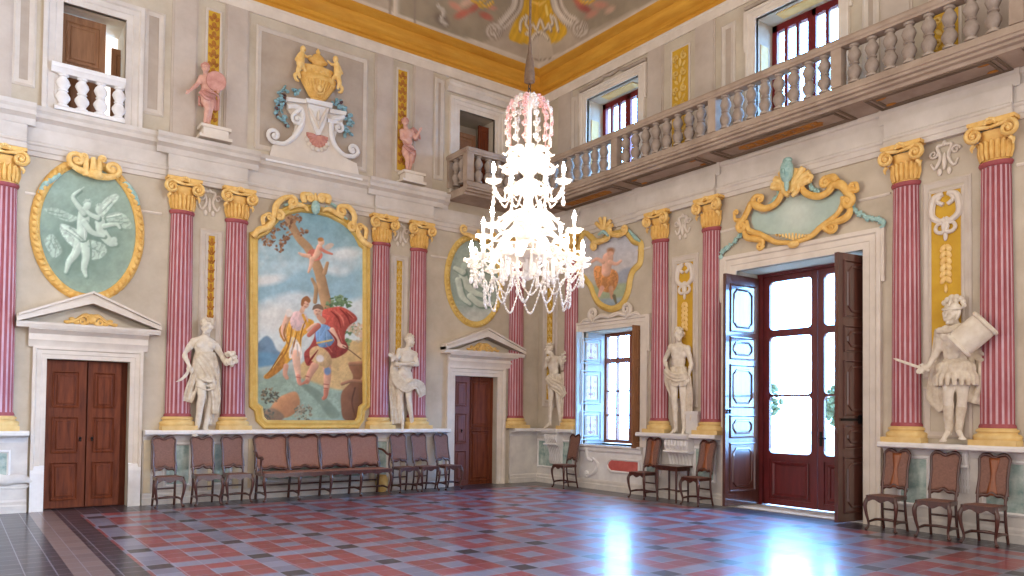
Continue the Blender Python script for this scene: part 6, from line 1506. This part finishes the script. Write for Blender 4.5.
def arm(a, r, z0, zc, drop, th):
    """curved glass arm with cup, candle tube, bulb and hanging drop"""
    o = MB().tube(cr([rim(a, .06, z0), rim(a, r*.35, z0-.02), rim(a, r*.65, z0-.16), rim(a, r*.93, z0-.10), rim(a, r, zc-.02)], 7), [.016, .014, .012, .012, .014], 8).build('arm', GLASSW, ch, 60)
    c = rim(a, r, zc); b = MB(); b.lathe([(.012, -.03), (.02, -.01), (.06, .0), (.085, .025), (.09, .035), (.06, .015), (.03, .01), (.02, .03), (.016, .10), (.02, .13), (.001, .13)], 12, c)
    for p in range(6): an = 2*PI*p/6; b.ell((c[0]+.085*math.cos(an), c[1]+.085*math.sin(an), c[2]+.03), (.022, .022, .016), n=6)
    b.build('cup', GLASSW, o, 60)
    MB().lathe([(.001, .125), (.012, .13), (.022, .155), (.024, .175), (.016, .21), (.004, .245), (.001, .25)], 10, c).build('bulb', BULB, o, 60); LAMPS.append((c[0], c[1], c[2]+.19))
    b = MB(); b.tube([(c[0], c[1], c[2]-.02), (c[0], c[1], c[2]-drop)], .005, 5)
    for j in range(4): b.ell((c[0], c[1], c[2]-.05-(drop-.05)*j/3), (.018+.008*(j == 3), .018+.008*(j == 3), .022+.02*(j == 3)), n=7)
    b.build('pendant', GLASSW, o, 60)
for k in range(6): arm(2*PI*k/6+.38, .40, 1.42, 1.46, .22, 1)
for k in range(6): arm(2*PI*k/6+.10, .54, .98, .86, .26, 1)
for k in range(12): arm(2*PI*k/12+.05, .645, .74, .52, .20, 1)
for k in range(12):
    a, c = 2*PI*k/12+.05, 2*PI*(k+1)/12+.05; m_ = (a+c)/2
    strand([rim(a, .64, .50), rim(a*.7+c*.3, .60, .33), rim(m_, .575, .27), rim(a*.3+c*.7, .60, .33), rim(c, .64, .50)], .014, 5, GLASSW, 'bead_garland', ch)
    strand([rim(a, .50, .34), rim(a*.7+c*.3, .49, .10), rim(m_, .47, .03), rim(a*.3+c*.7, .49, .10), rim(c, .50, .34)], .015, 6, GLASSW, 'bead_garland', ch)
    strand([rim(a, .62, .46), rim(a, .54, .40), rim(a, .50, .34)], .013, 4, GLASSW, 'bead_garland', ch)
for k in range(6):
    a, c = 2*PI*k/6+.38, 2*PI*(k+1)/6+.38; m_ = (a+c)/2; strand([rim(a, .39, 1.43), rim(a*.7+c*.3, .34, 1.28), rim(m_, .31, 1.23), rim(a*.3+c*.7, .34, 1.28), rim(c, .39, 1.43)], .014, 5, GLASSW, 'bead_garland', ch)
b = MB()
for k in range(12): a = 2*PI*k/12; b.cap(rim(a, .30, .62), .014, rim(a, .30, .36), .022, 7); b.ell(rim(a, .30, .33), (.024, .024, .03), n=7)
b.ell((0, 0, .40), (.05, .05, .06)); b.lathe([(.001, .60), (.30, .61), (.32, .63), (.30, .65), (.001, .66)], 20); b.build('lower_bowl', GLASSW, ch, 60)

# ================================================================== CEILING PAINTING
cv = Canvas(330, -10, 720, 82, 3, (176, 158, 138)); cv.mix(np.clip((cv.noise(14, 4)-.4)*2, 0, 1)*.35, (150, 130, 112))
c8 = lambda *q: [(430+x/4.876, y/4.876) for x, y in q]
STN, STD_, YEL = (196, 180, 162), (142, 124, 108), (206, 158, 44)
cv.poly([(398, -10), (398, 14), (432, 27), (470, 42), (490, 40), (502, 32), (512, 20), (519, 8), (521, -10)], (150, 134, 112), 1.5); cv.poly([(556, -10), (560, 8), (568, 22), (580, 31), (596, 28), (625, 14), (650, 2), (664, -10)], (150, 134, 112), 1.5)
for cx, cy, w in ((455, 6, 7), (462, 14, 8), (474, 8, 7), (486, 16, 7), (468, 2, 8), (492, 8, 5), (584, 8, 8), (592, 14, 7), (600, 5, 8), (610, 10, 6), (578, 2, 6)):
    cv.blob(cx, cy, w, w*.45, random.choice([(176, 96, 78), (190, 132, 110), (160, 84, 72), (200, 160, 136)]), random.uniform(-40, 40), .8)
for cx, cy in ((484, 5), (586, 1), (478, 1)): cv.stroke([(cx-9, cy-4), (cx-3, cy+1), (cx+4, cy+1), (cx+9, cy-3)], 1.4, (214, 166, 60), .2)
cv.blob(442, 20, 8, 5, (120, 104, 92), 40, .8); cv.stroke([(438, 6), (444, 12), (441, 20), (446, 24)], 2, (190, 176, 160), .2)
# corner cartouche, ochre between two scroll bands
cv.poly(c8((455, -20), (448, 40), (400, 130), (388, 192), (470, 215), (540, 190), (600, 212), (668, 160), (640, 90), (605, 20), (600, -20)), YEL, 1, folds=.05); cv.poly(c8((486, 205), (500, 165), (540, 145), (575, 170), (592, 215), (600, 300), (540, 330), (480, 300)), (190, 172, 152), 1.2)
for P in (c8((440, 150), (445, 105), (475, 80), (468, 120), (490, 150), (470, 165)), c8((625, 150), (612, 95), (590, 80), (598, 120), (560, 150)), c8((480, 170), (500, 120), (520, 145), (540, 100), (560, 145), (580, 120), (590, 150)), c8((500, 190), (520, 165), (550, 165), (575, 190))): cv.stroke(P, 1.5, STD_); cv.stroke([(x-.4, y-.5) for x, y in P], 1.0, (222, 206, 184))
cv.stroke(c8((565, 30), (572, 70)), 1.2, (236, 204, 110)); cv.stroke(c8((500, 10), (540, 20), (560, 5)), 1.6, (232, 190, 90))
for P in (c8((430, -20), (418, 40), (375, 95), (350, 120)), c8((612, -20), (628, 40), (665, 90), (700, 108))):
    cv.stroke(P, 6.4, STD_); cv.stroke(P, 5.6, STN); cv.stroke([(x+1.6, y) for x, y in P], 1, STD_); cv.stroke([(x-1.8, y) for x, y in P], .8, (216, 202, 184))
for c_, sg in ((c8((312, 152))[0], 1), (c8((733, 142))[0], -1)):
    cv.blob(*c_, 9, 9, STD_, 0, .2); cv.blob(*c_, 8, 8, STN, 0, .2); cv.stroke(spiral(c_, 6.5, .8, 0, sg*1.9, 30), .7, STD_)
cv.stroke([(330, -8), (398, 17), (440, 33), (485, 47), (538, 66)], 3.2, STN, .1); cv.stroke([(330, -4), (398, 21.5), (440, 37), (485, 51)], .5, STD_)
cv.stroke([(541, 66), (580, 46), (620, 24), (660, 1), (680, -10)], 3.2, STN, .1); cv.stroke([(396, -10), (396, 16)], 2.6, STN, .1); cv.stroke([(390, -10), (390, 14)], .5, STD_); cv.stroke([(415, -10), (415, 24)], .4, STD_)
cv.stroke(c8((485, 285), (540, 292), (600, 282)), .5, STD_); cv.age(.10)
me = ceil.data; n = len(me.vertices); co = np.empty(n*3); me.vertices.foreach_get('co', co); co = co.reshape(-1, 3)
x, y = proj(co); ok = ((co-CAM) @ _f > 1) & (x > 331) & (x < 719) & (y > -9.5) & (y < 81) & (co[:, 0] > -5.5) & (co[:, 1] > -5.5)
cols = np.tile(np.array(lin((178, 160, 140))), (n, 1)); cols[ok] = cv.sample(co)[ok]; put_paint(me, cols)

# ================================================================== OUTSIDE
PAVE = mat('terrace_gravel', (214, 208, 198), .9, c2=(196, 190, 180), scale=8); PALEW = mat('pale_facade', (206, 204, 204), .85, c2=(190, 190, 192), scale=2)
o = MB().box(.76, 60, -45, 40, -.3, -.02).build('ground', PAVE, None, 0); tag(o, **S)
LEAFM = mat('outdoor_leaf', (128, 146, 116), .8, c2=(84, 108, 82), scale=12)
hb = empty('building', None, 26, 0, 0, 0, 'pale building seen hazily through the garden door panes', 'building'); hb.location = (24, 1.5, 0); hb.rotation_euler = (0, 0, .35)
MB().box(0, 6, -6, 3, -.3, 5.2).build('facade', PALEW, hb, 0); MB().prism([(-.4, 5.2), (6.4, 5.2), (3, 6.8)], -6.4, 3.4).build('roof', mat('roof_tile', (190, 150, 130), .9), hb, 0)
for k in range(3): MB().box(-.05, .02, -5+2.6*k, -4+2.6*k, 1.6, 3.4).build('window', mat('far_window', (120, 130, 145), .4), hb, 0)
def tree(x, y, h, r, lab, nm='tree'):
    t = empty(nm, None, 0, 0, 0, 0, lab, nm); t.location = (x, y, -.05); MB().tube([(0, 0, 0), (.1, 0, h*.4), (0, .1, h*.7)], [r*.10, r*.08, r*.04], 8).build('trunk', WOOD_O, t)
    b = MB(); rs = random.Random(int(h*10))
    for _ in range(260):
        v = Vector((rs.gauss(0, 1), rs.gauss(0, 1), rs.gauss(0, 1))); v = v.normalized()*r*rs.uniform(.5, 1); c = (v.x, v.y, h*.72+v.z*.8); b.ell(c, (r*.13, r*.13, r*.07), Matrix.Rotation(rs.uniform(0, 3), 3, 'X'), 6)
    b.build('crown', LEAFM, t)
tree(15, 5.0, 3.0, 1.1, 'tree outside the shuttered window'); tree(12, -.6, 2.6, .9, 'bush outside the garden door', 'bush')

# ================================================================== LIGHT
for p in LAMPS:
    l = bpy.data.lights.new('candle_bulb', 'POINT'); l.energy = 5.0; l.color = (1, .84, .66); l.shadow_soft_size = .03
    o = bpy.data.objects.new('candle_bulb', l); COL.objects.link(o); o.location = (CX+p[0], CY+p[1], CZB+p[2]+.10)
w = bpy.data.worlds.new('sky'); SC.world = w; w.use_nodes = True; nt = w.node_tree; N = nt.nodes; K = nt.links; bg = N['Background']
tc = N.new('ShaderNodeTexCoord'); sp = N.new('ShaderNodeSeparateXYZ'); K.new(tc.outputs['Generated'], sp.inputs[0])
mr = N.new('ShaderNodeMapRange'); mr.inputs['From Min'].default_value = .3; mr.inputs['From Max'].default_value = .55; K.new(sp.outputs[0], mr.inputs['Value'])
mx = N.new('ShaderNodeMix'); mx.data_type = 'RGBA'; K.new(mr.outputs[0], mx.inputs['Factor']); mx.inputs[6].default_value = (1, .93, .87, 1); mx.inputs[7].default_value = (.20, .50, 1, 1); K.new(mx.outputs[2], bg.inputs['Color'])
m2 = N.new('ShaderNodeMapRange'); m2.inputs['From Min'].default_value = .3; m2.inputs['From Max'].default_value = .55; m2.inputs['To Min'].default_value = 1.75; m2.inputs['To Max'].default_value = 44.0
K.new(sp.outputs[0], m2.inputs['Value']); K.new(m2.outputs[0], bg.inputs['Strength'])

# ================================================================== CAMERA
cam = bpy.data.cameras.new('camera'); co = bpy.data.objects.new('camera', cam); COL.objects.link(co)
cam.sensor_width = 36; cam.sensor_fit = 'HORIZONTAL'; cam.lens = FPX/1024*36; cam.shift_y = (PY-288)/1024; cam.clip_end = 300
Mx = Matrix(((_r2[0], _u2[0], -_f[0], CAM[0]), (_r2[1], _u2[1], -_f[1], CAM[1]), (_r2[2], _u2[2], -_f[2], CAM[2]), (0, 0, 0, 1))); co.matrix_world = Mx
SC.camera = co
vs = SC.view_settings; vs.view_transform = 'Standard'; vs.look = 'None'; vs.gamma = 1; vs.exposure = -0.06; vs.use_curve_mapping = False
SC.cycles.max_bounces = 8; SC.cycles.diffuse_bounces = 4; SC.cycles.glossy_bounces = 4; SC.cycles.transparent_max_bounces = 16; SC.cycles.use_denoising = True
SC.cycles.sample_clamp_indirect = 6.0; SC.cycles.caustics_reflective = False; SC.cycles.caustics_refractive = False
